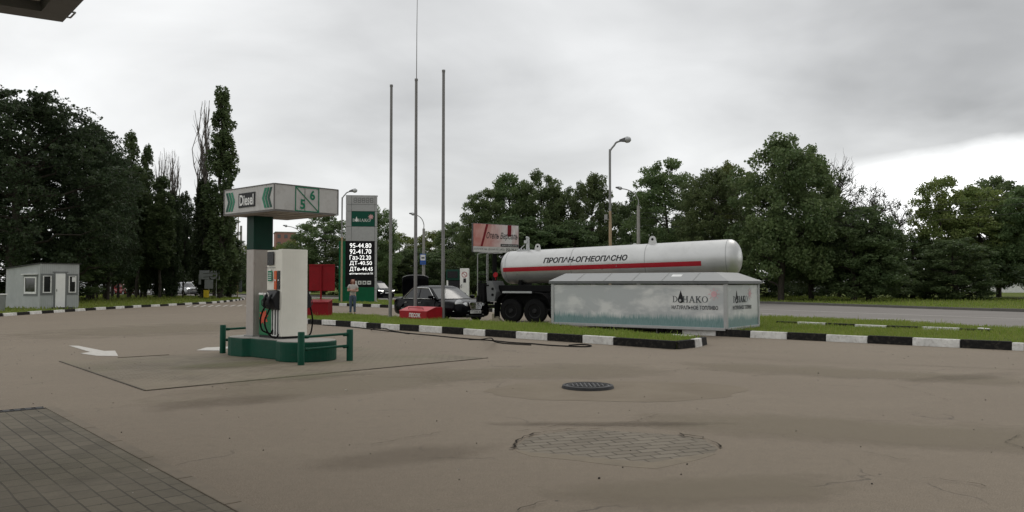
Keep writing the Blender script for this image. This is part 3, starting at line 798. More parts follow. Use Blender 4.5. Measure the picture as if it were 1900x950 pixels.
mb = MB(); mb.box(((hx0 + hx1) / 2, (hy0 + hy1) / 2, hz0 + .004), (hx1 - hx0 - .06, hy1 - hy0 - .06, .02)); mb.build('soffit', soffit, root)
mb = MB()
for k in range(1, 4): mb.box(((hx0 + hx1) / 2, hy0 + k * .5, hz0 - .008), (hx1 - hx0 - .1, .02, .004))
for k in range(1, 4): mb.box((hx0 + k * .4, (hy0 + hy1) / 2, hz0 - .0075), (.02, hy1 - hy0 - .1, .0035))
mb.build('soffit_joints', mat('soffit_seam', (.20, .17, .15), .7), root)
mb = MB()
t = .022
for x, y in ((hx0, hy0), (hx0, hy1), (hx1, hy0), (hx1, hy1)): mb.box((x, y, (hz0 + hz1) / 2), (t, t, hz1 - hz0 + .012))
for z in (hz0, hz1):
    for x in (hx0, hx1): mb.box((x, (hy0 + hy1) / 2, z), (t, hy1 - hy0 - t, t * .9))
    for y in (hy0, hy1): mb.box(((hx0 + hx1) / 2, y, z), (hx1 - hx0 - t, t, t * .9))
mb.build('corner_trim', mat('trim_dark', (.16, .155, .15), .5, dirt=(.12, .09, .07)), root)
mb = MB(); mb.box((.14, hy0 - .004, 3.38), (.006, .006, .53)); mb.build('panel_seam', mat('seam_dark', (.12, .115, .11), .6), root)
FL = frame((hx0 - .002, hy1, hz0), (0, -1, 0), (0, 0, 1))       # long face, seen from the left
FR = frame((hx0, hy0 - .002, hz0), (1, 0, 0), (0, 0, 1))        # short face with the numbers
mb = MB()
def chev(x, d, mi):
    w, h, k = .075, .21, .10
    poly_on(mb, FL, [(x, .28 + h), (x + w, .28 + h), (x + w + d * k, .28), (x + w, .28 - h), (x, .28 - h), (x + d * k, .28)], .001, .006, mi)
CHM =  [mat('green_deep', (.008, .07, .045), .5), green_print, mat('green_mid', (.03, .21, .12), .5)]
for i in range(3):
    for q in ((.07 + i * .105, 1), (1.93 - .075 - i * .105, -1)):
        mb = MB(); chev(*q, 0); mb.build('chevron', CHM[i], root)
mb = MB(); poly_on(mb, FL, [(.62, .13), (1.28, .13), (1.28, .44), (.62, .44)], .001, .012); pl = mb.build('name_plate', ink, root)
put_text('lettering', 'Diesel', white_print, FL, .95, .285, pl, width=.56, height=.235, bold=.025, lift=.016)
mb = MB()
sx0, sx1, sz0, sz1 = .50, 1.10, .02, .545
for q in ([(sx0, sz0), (sx1, sz0), (sx1, sz0 + .02), (sx0, sz0 + .02)], [(sx0, sz1 - .02), (sx1, sz1 - .02), (sx1, sz1), (sx0, sz1)],
          [(sx0, sz0 + .021), (sx0 + .02, sz0 + .021), (sx0 + .02, sz1 - .021), (sx0, sz1 - .021)], [(sx1 - .02, sz0 + .021), (sx1, sz0 + .021), (sx1, sz1 - .021), (sx1 - .02, sz1 - .021)]):
    poly_on(mb, FR, q, .001, .008)
poly_on(mb, FR, [(sx0 + .02, sz1 - .035), (sx0 + .035, sz1 - .02), (sx1 - .02, sz0 + .035), (sx1 - .035, sz0 + .02)], .001, .0065)
nb = mb.build('number_plate', green_print, root)
put_text('lettering', '5', green_print, FR, .685, .175, nb, height=.21, bold=.03, lift=.007)
put_text('lettering', '6', green_print, FR, .93, .385, nb, height=.21, bold=.03, lift=.007)

# dispenser: the tall white case with the hose bay, the low green unit behind
root = thing('fuel_dispenser', 'white and green two sided fuel dispenser with black hoses on the green island', 'fuel pump', PO, SITE)
dx0, dx1, z0 = -.225, .41, .415
mb = MB()
# the plain curved end panel that faces the forecourt
prof = [(dx0, .60)] + [(dx0 + (dx1 - dx0) * i / 10, .60 - .05 * math.sin(PI * i / 10) - .03) for i in range(0, 11)] + [(dx1, .60)]
mb.prism([(x, y) for x, y in prof] + [(dx1, .72), (dx0, .72)], z0 + .05, 2.32); mb.build('end_panel', cream_metal, root, bevel=.008)
mb = MB(); mb.box((.0925, .95, 1.875), (.60, .455, .86)); mb.build('head', cream_metal, root, bevel=.012)
mb = MB(); mb.box((.0925, 1.0, 1.26), (.52, .36, .36)); mb.build('neck', cream_metal, root, bevel=.008)
mb = MB(); mb.box((.0925, 1.11, .90), (.585, .78, .87)); mb.build('lower_case', mat('pump_green', (.008, .135, .05), .4, dirt=(.03, .09, .05)), root, bevel=.015)
mb = MB(); mb.box((.0925, 1.11, 1.36), (.60, .80, .045)); mb.build('lower_cap', white_paint, root, bevel=.012)
mb = MB(); mb.box((.0925, 1.03, z0 + .025), (.57, .90, .05)); mb.build('plinth', black_plastic, root)
for sgn, fx in ((-1, dx0), (1, dx1)):
    Fd = frame((fx + sgn * .006, 1.18 if sgn < 0 else .72, 0), (0, -1, 0) if sgn < 0 else (0, 1, 0), (0, 0, 1))   # x runs 0..0.46 along the head
    ox = fx + sgn * .001
    mb = MB(); mb.T = Fd
    mb.prism([(.06, 1.98), (.30, 1.98), (.30, 2.27), (.06, 2.27)], -.003, .010)
    d = mb.build('display', black_panel, root, bevel=.004)
    mb = MB(); mb.T = Fd; mb.prism([(.10, 2.05), (.13, 2.05), (.13, 2.08), (.10, 2.08)], .010, .013); mb.build('display_button', ink_grey, d)
    mb = MB(); mb.T = Fd; mb.prism([(.0, 1.925), (.36, 1.925), (.36, 1.935), (.0, 1.935)], -.003, .004); mb.build('panel_joint', ink_grey, root)
    mb = MB(); mb.T = Fd; mb.prism([(.08, 1.64), (.24, 1.64), (.24, 1.86), (.08, 1.86)], -.003, .006); nt_ = mb.build('notice', green_print, root)
    mb = MB(); mb.T = Fd
    for k in range(4): mb.prism([(.10, 1.67 + k * .045), (.22, 1.67 + k * .045), (.22, 1.685 + k * .045), (.10, 1.685 + k * .045)], .006, .008)
    mb.prism([(.13, 1.865), (.19, 1.865), (.19, 1.90), (.13, 1.90)], -.003, .006)
    mb.build('notice_print', white_print, nt_)
    mb = MB(); mb.T = Fd; mb.prism([(.325, 1.46), (.42, 1.46), (.42, 1.86), (.325, 1.86)], -.004, .008); oj = mb.build('orange_strip', orange, root)
    mb = MB(); mb.T = Fd; mb.prism([(.35, 1.64), (.39, 1.64), (.39, 1.68), (.35, 1.68)], .008, .011); mb.build('strip_mark', white_print, oj)
    mb = MB(); mb.T = Fd; mb.prism([(.445, 1.46), (.545, 1.46), (.545, 1.86), (.445, 1.86)], -.004, .007); bs = mb.build('black_strip', black_panel, root)
    mb = MB(); mb.T = Fd; mb.prism([(.47, 1.65), (.52, 1.65), (.52, 1.67), (.47, 1.67)], .007, .010); mb.build('strip_mark', white_print, bs)
    # hose bay below: white pilasters with black slots
    mb = MB(); mb.box((fx + sgn * -.02, .80, .885), (.06, .30, .84)); hb = mb.build('hose_bay', white_paint, root, bevel=.006)
    mb = MB()
    for yy in (.69, .79, .90): mb.box((fx + sgn * .012, yy, .89), (.012, .035, .80))
    mb.build('hose_slot', black_plastic, hb)
    # nozzle boots
    mb = MB()
    mb.loft([[(fx + sgn * .0, .64, 1.02), (fx + sgn * .11, .64, 1.06), (fx + sgn * .11, 1.02, 1.06), (fx, 1.02, 1.02)],
             [(fx + sgn * .0, .64, 1.28), (fx + sgn * .17, .64, 1.28), (fx + sgn * .17, 1.02, 1.28), (fx, 1.02, 1.28)],
             [(fx + sgn * .0, .64, 1.44), (fx + sgn * .06, .64, 1.44), (fx + sgn * .06, 1.02, 1.44), (fx, 1.02, 1.44)]])
    bt = mb.build('nozzle_holder', black_plastic, root, bevel=.015)
    for yy in (.74, .92):
        mb = MB()
        mb.tube([(fx + sgn * .18, yy, 1.06), (fx + sgn * .20, yy + .02, 1.14), (fx + sgn * .19, yy + .03, 1.24), (fx + sgn * .15, yy + .03, 1.33), (fx + sgn * .07, yy + .02, 1.38)], [.022, .028, .030, .026, .016], 8)
        mb.tube([(fx + sgn * .21, yy, 1.09), (fx + sgn * .255, yy + .01, 1.14), (fx + sgn * .25, yy + .02, 1.22), (fx + sgn * .20, yy + .03, 1.27)], .009, 6)
        nz = mb.build('nozzle', black_plastic, root, smooth=50)
        mb = MB(); mb.box((fx + sgn * .185, yy + .04, 1.34), (.012, .022, .13), rot=Matrix.Rotation(R(25 * sgn), 3, 'Y')); mb.build('nozzle_guard', white_print, nz)
    # hose loops
    for j, (yy, out, low) in enumerate(((.72, .16, .44), (.94, .08, .52))):
        if sgn > 0 and j == 1: continue
        pts = [(fx + sgn * .18, yy, 1.07), (fx + sgn * .22, yy + .02, .98), (fx + sgn * (.22 + out * .35), yy + .05, .80), (fx + sgn * (.20 + out * .30), yy + .03, .62), (fx + sgn * .17, yy - .02, low + .04), (fx + sgn * .06, yy - .05, low), (fx + sgn * .02, yy - .06, low + .08)]
        fine = []
        for i in range(len(pts) - 1):
            p0, p1, p2, p3 = [Vector(pts[max(0, min(len(pts) - 1, q))]) for q in (i - 1, i, i + 1, i + 2)]
            for s in range(5):
                t = s / 5
                fine.append(.5 * ((2 * p1) + (p2 - p0) * t + (2 * p0 - 5 * p1 + 4 * p2 - p3) * t * t + (3 * p1 - p0 - 3 * p2 + p3) * t ** 3))
        fine.append(Vector(pts[-1]))
        MB().tube(fine, .018, 8).build('hose', rubber, root, smooth=60)
    # red sun emblem on the green unit
    Fe = frame((dx0 + .0 + (.0 if sgn < 0 else dx1 - dx0) + sgn * -.025, 1.30, .86), (0, -1, 0) if sgn < 0 else (0, 1, 0), (0, 0, 1))
    mb = MB(); poly_on(mb, Fe, sun_pts(0, 0, .185, 8, .60, .2), .001, .006); mb.build('sun_emblem', sun_red, root)

def spline(pts, k=6):
    pts = [Vector(p) for p in pts]; out = []
    for i in range(len(pts) - 1):
        p0, p1, p2, p3 = [pts[max(0, min(len(pts) - 1, q))] for q in (i - 1, i, i + 1, i + 2)]
        for s in range(k):
            t = s / k
            out.append(.5 * ((2 * p1) + (p2 - p0) * t + (2 * p0 - 5 * p1 + 4 * p2 - p3) * t * t + (3 * p1 - p0 - 3 * p2 + p3) * t ** 3))
    out.append(pts[-1]); return out

def guard_rail(p0, p1, label):
    c = (p0 + p1) / 2; d = p1 - p0
    root = thing('guard_rail', label, 'guard rail', (c.x, c.y, 0), math.atan2(d.y, d.x), 'guard rails at the ends of the pump island')
    L = d.length / 2
    for s in (-1, 1):
        mb = MB(); mb.lathe([(.001, 0), (.066, 0), (.066, .635), (.058, .645), (.001, .645)], 20, M=Matrix.Translation((s * L, 0, 0)))
        mb.build('post', green_rail, root, smooth=40)
    for z in (.30, .545):
        MB().tube([(-L + .05, 0, z), (L - .05, 0, z + .015)], .026, 10).build('rail', green_rail, root, smooth=50)
        for s in (-1, 1): MB().tube([(s * (L - .09), 0, z), (s * (L - .16), 0, z)], .034, 10).build('sleeve', green_rail, root, smooth=40)
    return root
guard_rail(G(560, 677), G(650, 669), 'green two bar guard rail in front of the rounded island end')
p = G(415, 655); guard_rail(p, p + VX * 1.12, 'green two bar guard rail behind the island, half hidden by the pillar')

board_red = mat('board_red', (.215, .010, .014), .55, dirt=(.13, .018, .018), dirt_amt=.5, spec=.12)
# ------------------------------------------------------------------ fire point behind the pump
p = at(597, 35.0, .15)
root = thing('fire_board', 'red fire equipment board on a post behind the diesel dispenser', 'fire board', p, R(-6))
mb = MB(); mb.box((0, .03, 1.68), (1.16, .03, 1.16)); mb.build('panel', board_red, root, bevel=.006)
mb = MB(); mb.box((-.02, -.02, 1.12), (.06, .06, 2.2)); mb.build('post', board_red, root, bevel=.004)
for z in (1.14, 2.22): MB().box((0, .0, z), (1.16, .025, .035)).build('batten', board_red, root)
root = thing('fire_chest', 'closed red chest standing on the grass below the red board', 'chest', p + Vector((-.02, -.42, 0)), R(-6))
mb = MB(); mb.loft([[(-.52, -.30, 0.02), (.52, -.30, 0.02), (.52, .30, 0.02), (-.52, .30, 0.02)], [(-.50, -.30, .60), (.50, -.30, .60), (.50, .30, .70), (-.50, .30, .70)]]); mb.build('box', board_red, root, bevel=.008)
mb = MB(); mb.loft([[(-.53, -.33, .602), (.53, -.33, .602), (.53, .33, .712), (-.53, .33, .712)], [(-.53, -.33, .635), (.53, -.33, .635), (.53, .33, .745), (-.53, .33, .745)]]); mb.build('lid', board_red, root, bevel=.006)

# ------------------------------------------------------------------ red sand bin
p = at(781, 32.0, .15)
root = thing('sand_bin', 'low red metal sand bin lettered in white at the foot of the flagpoles', 'sand bin', p, math.atan2(.66, -.75))
# local x runs along the text face away to the left, local -y... the text face looks to the camera's left
fw, fd = .80, .42
yF = .42                                     # text face (normal +y locally)
mb = MB()
prof = [(-.42, .03), (.42, .03), (.42, .33), (.40, .345), (-.08, .50), (-.40, .50), (-.42, .48)]
mb.loft([[(-fw, y, z) for y, z in prof], [(fw, y, z) for y, z in prof]]); mb.build('body', red_paint, root, bevel=.008)
mb = MB(); mb.loft([[(x, .425, .352), (x, -.08, .515), (x, -.08, .503), (x, .425, .340)] for x in (-fw - .02, fw + .02)]); ld = mb.build('lid', mat('red_lid', (.42, .045, .05), .4, dirt=(.30, .05, .05)), root)
mb = MB(); mb.tube([(-.42, .25, .40), (-.42, .27, .47), (.42, .27, .47), (.42, .25, .40)], .014, 6); mb.build('handle', mat('red_dark', (.16, .01, .012), .5), ld)
mb = MB(); mb.box((0, 0, .015), (1.4, .7, .03)); mb.build('skid', chassis_black, root)
Fs = frame((0, yF + .002, 0), (-1, 0, 0), (0, 0, 1))
put_text('lettering', 'ПЕСОК', white_print, Fs, .12, .185, root, width=.66, height=.17, bold=.03)

# ------------------------------------------------------------------ flagpoles
def flagpole(x, y, h, label, rod=False):
    root = thing('flagpole', label, 'flagpole', (x, y, .15), 0, 'bare flagpoles in the grass strip')
    mb = MB(); mb.lathe([(.001, .02), (.072, .02), (.066, h * .45), (.063, h * .452), (.056, h - .12), (.001, h - .12)], 14); mb.build('pole', pole_grey, root, smooth=40)
    mb = MB(); mb.lathe([(.001, h - .119), (.068, h - .119), (.068, h - .03), (.001, h - .01)], 14); mb.build('cap', pole_grey, root, smooth=40)
    mb = MB(); mb.box((0, 0, .012), (.34, .34, .022))
    for sx in (-1, 1):
        for sy in (-1, 1): mb.tube([(sx * .12, sy * .12, .02), (sx * .12, sy * .12, .06)], .012, 6)
    mb.build('base_plate', galv, root, bevel=.003)
    mb = MB(); mb.tube([(.074, -.02, 1.05), (.10, -.02, 1.05), (.10, -.02, 1.2), (.074, -.02, 1.2)], .008, 6); mb.build('cleat', galv, root)
    if rod:
        mb = MB(); mb.tube([(.01, 0, h - .02), (.015, 0, h + 2.0), (.05, 0, h + 5.5)], [.018, .014, .008], 6); mb.build('antenna_rod', pole_grey, root)
flagpole(*at(724.5, 33.9)[:2], 9.9, 'grey flagpole nearest the price sign, shortest of the three')
flagpole(*at(771, 32.9)[:2], 9.9, 'middle grey flagpole carrying a long thin antenna rod', True)
flagpole(*at(822, 31.9)[:2], 10.0, 'grey flagpole in front of the black saloon, nearest the tanker')

# ------------------------------------------------------------------ price sign
pp_ = at(667, 62.0, .15)
root = thing('price_sign', 'tall grey and green fuel price pylon with lit white prices', 'price sign', pp_, R(7))
pw, pd, ph = 2.36, .55, 8.17                   # local x across, -y to the viewer
def pyl(name, x0, x1, z0, z1, m, y=-pd / 2, dd=.02, bev=.006):
    mb = MB(); mb.box(((x0 + x1) / 2, y - dd / 2, (z0 + z1) / 2), (x1 - x0, dd, z1 - z0)); return mb.build(name, m, root, bevel=bev)
pyl_grey = mat('pylon_panel', (.36, .36, .355), .45, metal=.3, var=.05, dirt=(.20, .20, .19))
mb = MB(); mb.box((.15, 0, ph / 2), (2.3, pd, ph)); mb.build('core', mat('pylon_core', (.06, .062, .062), .6), root)
mb = MB(); mb.box((-1.28, 0, 2.3), (.50, pd - .04, 4.6)); mb.build('side_core', mat('pylon_core', (.06, .062, .062), .6), root)
for a, b in ((0, .92), (.94, 1.86), (1.88, 2.8), (2.82, 3.74), (3.76, 4.66)):
    pyl('side_panel', -1.54, -1.05, a, b, green_sign)
rows = [(0.0, .92), (.94, 1.86), (1.88, 2.8), (2.82, 3.74), (3.76, 4.66), (4.68, 5.78), (5.80, 6.96), (6.98, 7.48), (7.50, 8.17)]
for a, b in rows: pyl('edge_panel', 1.17, 1.34, a, b, pyl_grey)
for a, b in rows[5:]: pyl('edge_panel', -1.04, -.62, a, b, pyl_grey)
pyl('green_panel', -1.04, 1.15, 0, 1.12, green_sign)
scr = pyl('price_screen', -1.04, 1.15, 1.14, 4.66, mat('led_black', (.006, .006, .007), .4, spec=.15), dd=.035)
pyl('blank_panel', -.60, 1.15, 4.68, 5.78, pyl_grey)
lg = pyl('logo_panel', -.60, 1.15, 5.80, 6.96, mat('logo_green', (.006, .068, .044), .45, spec=.15), dd=.03)
pyl('blank_panel', -.60, 1.15, 6.98, 7.48, pyl_grey)
clk = pyl('clock_panel', -.60, 1.15, 7.50, 8.17, pyl_grey)
mb = MB(); mb.box((.15, .02, ph + .02), (2.42, pd + .04, .04)); mb.build('cap', pyl_grey, root, bevel=.01)
mb = MB(); mb.box((-.1, .02, -.03), (pw + .7, pd + .3, .08)); mb.build('footing', concrete, root, bevel=.01)
Fp = frame((0, -pd / 2 - .037, 0), (1, 0, 0), (0, 0, 1))
for i, s in enumerate(('95-44.80', '92-41.70', 'Газ-22.20', 'ДТ-40.50', 'ДТе-44.45')):
    wd = (1.62, 1.62, 1.60, 1.68, 1.74)[i]
    vs, fs = text_geo(s, 1.0, .0)
    vs = fit(vs, wd, .36); x0 = min(v.x for v in vs)
    mb = MB(); mb.T = Fp; mb.add([(v.x - x0 - .72, v.y + 4.32 - i * .455, .004) for v in vs], fs)
    mb.build('price_line', led, scr, fix=False)
put_text('price_note', 'наличными/картой ПК', led, Fp, .17, 2.16, scr, width=1.76, height=.17, bold=.0, lift=.004)
for k in range(4):
    mb = MB(); x = -.46 + k * .36
    poly_on(mb, Fp, [(x, 1.33), (x + .28, 1.33), (x + .28, 1.61), (x, 1.61)], .001, .004, 0)
    sh = [[(.05, .05), (.15, .05), (.15, .2), (.05, .2)], [(.05, .05), (.1, .125), (.05, .2), (.2, .2), (.15, .125), (.2, .05)], [(.06, .05), (.19, .05), (.22, .12), (.12, .2), (.04, .12)], [(.04, .08), (.21, .08), (.21, .14), (.12, .17), (.1, .2), (.04, .14)]][k]
    poly_on(mb, Fp, [(x + .015 + a, 1.345 + b) for a, b in sh], .0045, .006, 1)
    mb.build('service_icon', [mat('icon_white', (.62, .62, .60), .5), ink], scr)
Fl = frame((.20, -pd / 2 - .032, 5.80), (1, 0, 0), (0, 0, 1))
mb = MB(); serif_word(mb, Fl, -.72, .36, .225); drop(mb, Fl, -.425, .46, .105, .30); mb.build('lettering', white_print, lg)
mb = MB(); poly_on(mb, Fl, sun_pts(.66, .74, .24, 8, .5), .002, .02); mb.build('sun_emblem', mat('sun_pale', (.60, .36, .36), .6), lg)
Fc = frame((.27, -pd / 2 - .022, 7.58), (1, 0, 0), (0, 0, 1))
mb = MB(); kk = 0
for d in range(5):
    x = -.70 + d * .31
    for a in ([(.0, .06), (.2, .06)], [(.0, .22), (.2, .22)], [(.0, .40), (.2, .40)], [(0, .08), (0, .21)], [(.2, .08), (.2, .21)], [(0, .24), (0, .38)], [(.2, .24), (.2, .38)]):
        (xa, ya), (xb, yb) = a; w = .016
        if ya == yb: q = [(x + xa, ya - w), (x + xb, yb - w), (x + xb, yb + w), (x + xa, ya + w)]
        else: q = [(x + xa - w, ya), (x + xa + w, ya), (x + xb + w, yb), (x + xb - w, yb)]
        kk += 1; poly_on(mb, Fc, q, .001, .005 + .0002 * kk)
mb.build('clock_digits', mat('digit_grey', (.10, .10, .10), .6), clk)
mb = MB(); mb.tube([(-1.28, -.2, 4.62), (-1.28, -.2, 4.85)], .02, 6); mb.lathe([(.001, -.11), (.09, -.09), (.13, 0), (.09, .09), (.001, .11)], 12, M=Matrix.Translation((-1.28, -.28, 4.98)) @ Matrix.Rotation(R(90), 4, 'X'))
mb.build('floodlight', mat('flood_white', (.5, .5, .48), .4), root, smooth=40)

# ------------------------------------------------------------------ gas dispenser across the drive
p = at(850, 48.5, .15)
root = thing('gas_dispenser', 'white and dark green gas dispenser standing behind the black saloon', 'gas pump', p, R(-5))
mb = MB(); mb.box((.40, 0, 1.16), (.50, .50, 2.32)); e = mb.build('white_column', white_paint, root, bevel=.02)
F = frame((.40, -.251, 0), (1, 0, 0), (0, 0, 1))
mb = MB()
for i in range(24):
    t0, t1 = 2 * PI * i / 24, 2 * PI * (i + 1) / 24
    poly_on(mb, F, [(.02 + .17 * math.cos(t0), 1.95 + .17 * math.sin(t0)), (.02 + .17 * math.cos(t1), 1.95 + .17 * math.sin(t1)), (.02 + .135 * math.cos(t1), 1.95 + .135 * math.sin(t1)), (.02 + .135 * math.cos(t0), 1.95 + .135 * math.sin(t0))], .001, .006)
poly_on(mb, F, [(-.09, 2.04), (-.07, 2.06), (.13, 1.86), (.11, 1.84)], .001, .005); mb.build('no_smoking_sign', red_paint, e)
mb = MB(); poly_on(mb, F, [(-.04, 1.47), (.12, 1.47), (.12, 1.72), (-.04, 1.72)], .001, .012); poly_on(mb, F, [(-.03, .72), (.10, .72), (.10, .86), (-.03, .86)], .001, .012); mb.build('card_reader', black_plastic, e)
mb = MB(); mb.tube([(.28, -.26, 1.35), (.22, -.33, 1.3), (.24, -.35, 1.15)], .022, 6); mb.build('gas_nozzle', black_plastic, e)
mb = MB(); mb.box((-.28, 0, 1.93), (.84, .44, .64)); h = mb.build('display_head', green_dark, root, bevel=.02)
mb = MB(); mb.box((-.30, -.232, 1.95), (.62, .025, .40)); mb.build('display', black_panel, h, bevel=.005)
mb = MB(); mb.box((-.25, .02, 1.27), (.74, .38, .66)); mb.build('meter_cabinet', black_panel, root, bevel=.015)
mb = MB(); mb.box((-.62, 0, 1.22), (.10, .40, .78)); mb.build('side_trim', white_paint, root, bevel=.01)
mb = MB(); mb.box((-.20, 0, .46), (.70, .46, .92)); mb.build('lower_case', canopy_grey, root, bevel=.02)

# ------------------------------------------------------------------ hotel billboard
p = at(921, 84)
root = thing('billboard', 'hotel billboard with red ribbons on pale satin standing beyond the tanker', 'billboard', p, R(38))
bz = 4.75
mb = MB(); mb.box((0, .12, bz + 1.5), (6.0, .22, 3.0)); mb.build('sign_case', mat('billboard_case', (.10, .10, .10), .6), root, bevel=.02)
mb = MB(); mb.lathe([(.001, 0), (.26, 0), (.24, bz), (.001, bz)], 14, M=Matrix.Translation((0, .3, 0))); mb.build('mast', chassis_black, root, smooth=40)
bf = frame((-3, 0, bz), (1, 0, 0), (0, 0, 1))
m = bpy.data.materials.new('satin_print'); nt, b, _ = nodes(m); v = coords(nt, scale=(1, 1, 1))
wf = rng(nt, mk_noise(nt, coords(nt, scale=(.9, 1, .45)), .9, 3, .5, 1.8), .35, .65)
sx = nt.nodes.new('ShaderNodeSeparateXYZ'); nt.links.new(v, sx.inputs[0])
c = mixc(nt, wf, (.52, .20, .17), (.62, .34, .30))
c = mixc(nt, rng(nt, sx.outputs['X'], -1.4, 1.2), c, mixc(nt, wf, (.62, .44, .44), (.76, .74, .73)))
nt.links.new(c, b.inputs['Base Color']); b.inputs['Roughness'].default_value = .55
mb = MB(); poly_on(mb, bf, [(.05, .62), (5.95, .62), (5.95, 2.95), (.05, 2.95)], .001, .006); po = mb.build('poster', m, root)
mb = MB(); poly_on(mb, bf, [(.05, .05), (5.95, .05), (5.95, .615), (.05, .615)], .001, .006); mb.build('address_strip', mat('paper', (.58, .57, .55), .6), root)
mb = MB()
poly_on(mb, bf, [(.95, .62), (1.2, .62), (1.95, 2.95), (1.66, 2.95)], .006, .012); mb.build('ribbon', mat('ribbon_red', (.20, .016, .024), .5), po); mb = MB(); poly_on(mb, bf, [(4.45, 1.75), (4.95, 1.75), (5.0, 2.95), (4.48, 2.95)], .006, .012)
mb.build('ribbon', mat('ribbon_red', (.20, .016, .024), .5), po)
put_text('lettering', 'Отель Версаль', ink, bf, 3.75, 1.72, po, width=4.1, height=.85, shear=.35, bold=.004, lift=.03)
mb = MB(); poly_on(mb, bf, [(3.55, .66), (5.92, .66), (5.92, .95), (3.55, .95)], .006, .012); wb = mb.build('web_strip', ink, po)
put_text('lettering', 'WWW.VERSALON.RU', white_print, bf, 4.74, .80, wb, width=2.1, height=.17, lift=.016)
put_text('lettering', 'ВОРОНЕЖ, пер. Детский 24, т. (4732)', ink, bf, 2.1, .34, po, width=3.9, height=.25, shear=.2, lift=.012)
put_text('lettering', '253-25-63', ink, bf, 5.05, .34, po, width=1.6, height=.30, bold=.02, lift=.012)

# ------------------------------------------------------------------ advertising box round the gas plant
BN = Vector((6.42, 24.05, 0)); be, bn = Vector((.8, -.6, 0)), Vector((.6, .8, 0)); BL, BW = 6.32, 2.75
root = thing('advertising_box', 'long grey framed box printed with pale clouds and teal grass in front of the tanker', 'advertising box', BN, math.atan2(-.6, .8))
# local: x from -BL (left) to 0 (right), y from 0 (front) to BW (back)
zb, ze, zt = .22, 1.57, 1.93
frame_m = mat('box_frame', (.38, .385, .38), .45, metal=.3, var=.06, dirt=(.28, .27, .25))
def cloud_print(name, grass_h):
    m = bpy.data.materials.new(name); nt, b, _ = nodes(m)
    v = coords(nt); sx = nt.nodes.new('ShaderNodeSeparateXYZ'); nt.links.new(v, sx.inputs[0])
    flat = coords(nt, scale=(.62, .62, 1.25))
    n = mk_noise(nt, flat, 1.05, 7, .56, .25)
    c = mixc(nt, rng(nt, n, .46, .56), (.42, .435, .435), (.62, .62, .60))
    c = mixc(nt, rng(nt, mk_noise(nt, flat, .5, 3, .5), .45, .65, 0, .5), c, (.50, .51, .505))
    # teal grass printed along the bottom, ragged tips
    thin = nt.nodes.new('ShaderNodeMapping'); thin.inputs['Scale'].default_value = (14, 14, 1.6); nt.links.new(v, thin.inputs[0])
    tips = mth(nt, 'ADD', mth(nt, 'MULTIPLY', mk_noise(nt, thin.outputs[0], 2.2, 3, .6), .34), mth(nt, 'MULTIPLY', mk_noise(nt, v, 1.3, 2), .18))
    hz = mth(nt, 'SUBTRACT', mth(nt, 'SUBTRACT', sx.outputs['Z'], zb + grass_h - .28), tips)
    f = rng(nt, hz, -.14, .03, 1, 0)
    c = mixc(nt, f, c, mixc(nt, mk_noise(nt, thin.outputs[0], 5, 3, .6), (.035, .125, .125), (.26, .36, .35)))
    cr = mk_noise(nt, v, 2.5, 8, .75, 1.5)
    c = mixc(nt, rng(nt, cr, .66, .70, 0, .35), c, (.20, .21, .21))
    nt.links.new(c, b.inputs['Base Color']); b.inputs['Roughness'].default_value = .42
    bump(nt, b, mk_noise(nt, v, 1.6, 3, .5), .25, .05)
    return m
pm1 = cloud_print('cloud_print', .40)
mb = MB(); mb.box((-BL / 2, .035, (zb + ze) / 2), (BL - .12, .03, ze - zb - .06)); fp = mb.build('front_panel', pm1, root)
mb = MB(); mb.box((-.035, BW / 2, (zb + ze) / 2), (.03, BW - .12, ze - zb - .06)); ep = mb.build('end_panel', pm1, root)
mb = MB(); mb.box((-BL + .035, BW / 2, (zb + ze) / 2), (.03, BW - .12, ze - zb - .06)); mb.build('end_panel', pm1, root)
mb = MB(); mb.box((-BL / 2, BW - .035, (zb + ze) / 2), (BL - .12, .03, ze - zb - .06)); mb.build('back_panel', pm1, root)
for x, y in ((-.045, .045), (-BL + .045, .045), (-.045, BW - .045), (-BL + .045, BW - .045)):
    mb = MB(); mb.box((x, y, (zb + ze) / 2), (.11, .11, ze - zb)); mb.build('corner_post', frame_m, root, bevel=.008)
mb = MB(); mb.box((-BL / 2, .03, zb - .01), (BL - .11, .10, .09)); mb.box((-.03, BW / 2, zb - .012), (.10, BW - .11, .09)); mb.box((-BL / 2, BW - .03, zb - .01), (BL - .11, .10, .09)); mb.box((-BL + .03, BW / 2, zb - .012), (.10, BW - .11, .09)); mb.build('bottom_rail', frame_m, root, bevel=.008)
mb = MB(); mb.box((-BL / 2, .0, ze + .045), (BL + .16, .10, .085)); mb.box((.03, BW / 2, ze + .043), (.10, BW - .06, .085)); mb.box((-BL / 2, BW, ze + .045), (BL + .16, .10, .085)); mb.box((-BL - .03, BW / 2, ze + .043), (.10, BW - .06, .085)); mb.build('eave_rail', mat('eave_grey', (.15, .155, .155), .5, metal=.3), root, bevel=.008)
roof_m = mat('box_roof', (.28, .285, .28), .4, metal=.25, var=.05, dirt=(.33, .32, .30))
mb = MB(); o_ = .08; i_ = .52
mb.loft([[(-BL - o_, -o_, ze + .09), (o_, -o_, ze + .09), (o_, BW + o_, ze + .09), (-BL - o_, BW + o_, ze + .09)], [(-BL + .24, i_, zt), (-i_, i_, zt), (-i_, BW - i_, zt), (-BL + .24, BW - i_, zt)]])
rf = mb.build('roof', roof_m, root, bevel=.01)
mb = MB()
for k in range(1, 6):
    x = -BL * k / 6; mb.tube([(x, -o_ + .02, ze + .105), (x, i_, zt + .006)], .008, 4)
mb.build('roof_seam', roof_m, rf)
mb = MB(); mb.box((-1.75, .30, 1.83), (.34, .14, .012), rot=Matrix.Rotation(R(28), 3, 'X')); mb.build('roof_plate', white_print, rf)
mb = MB()
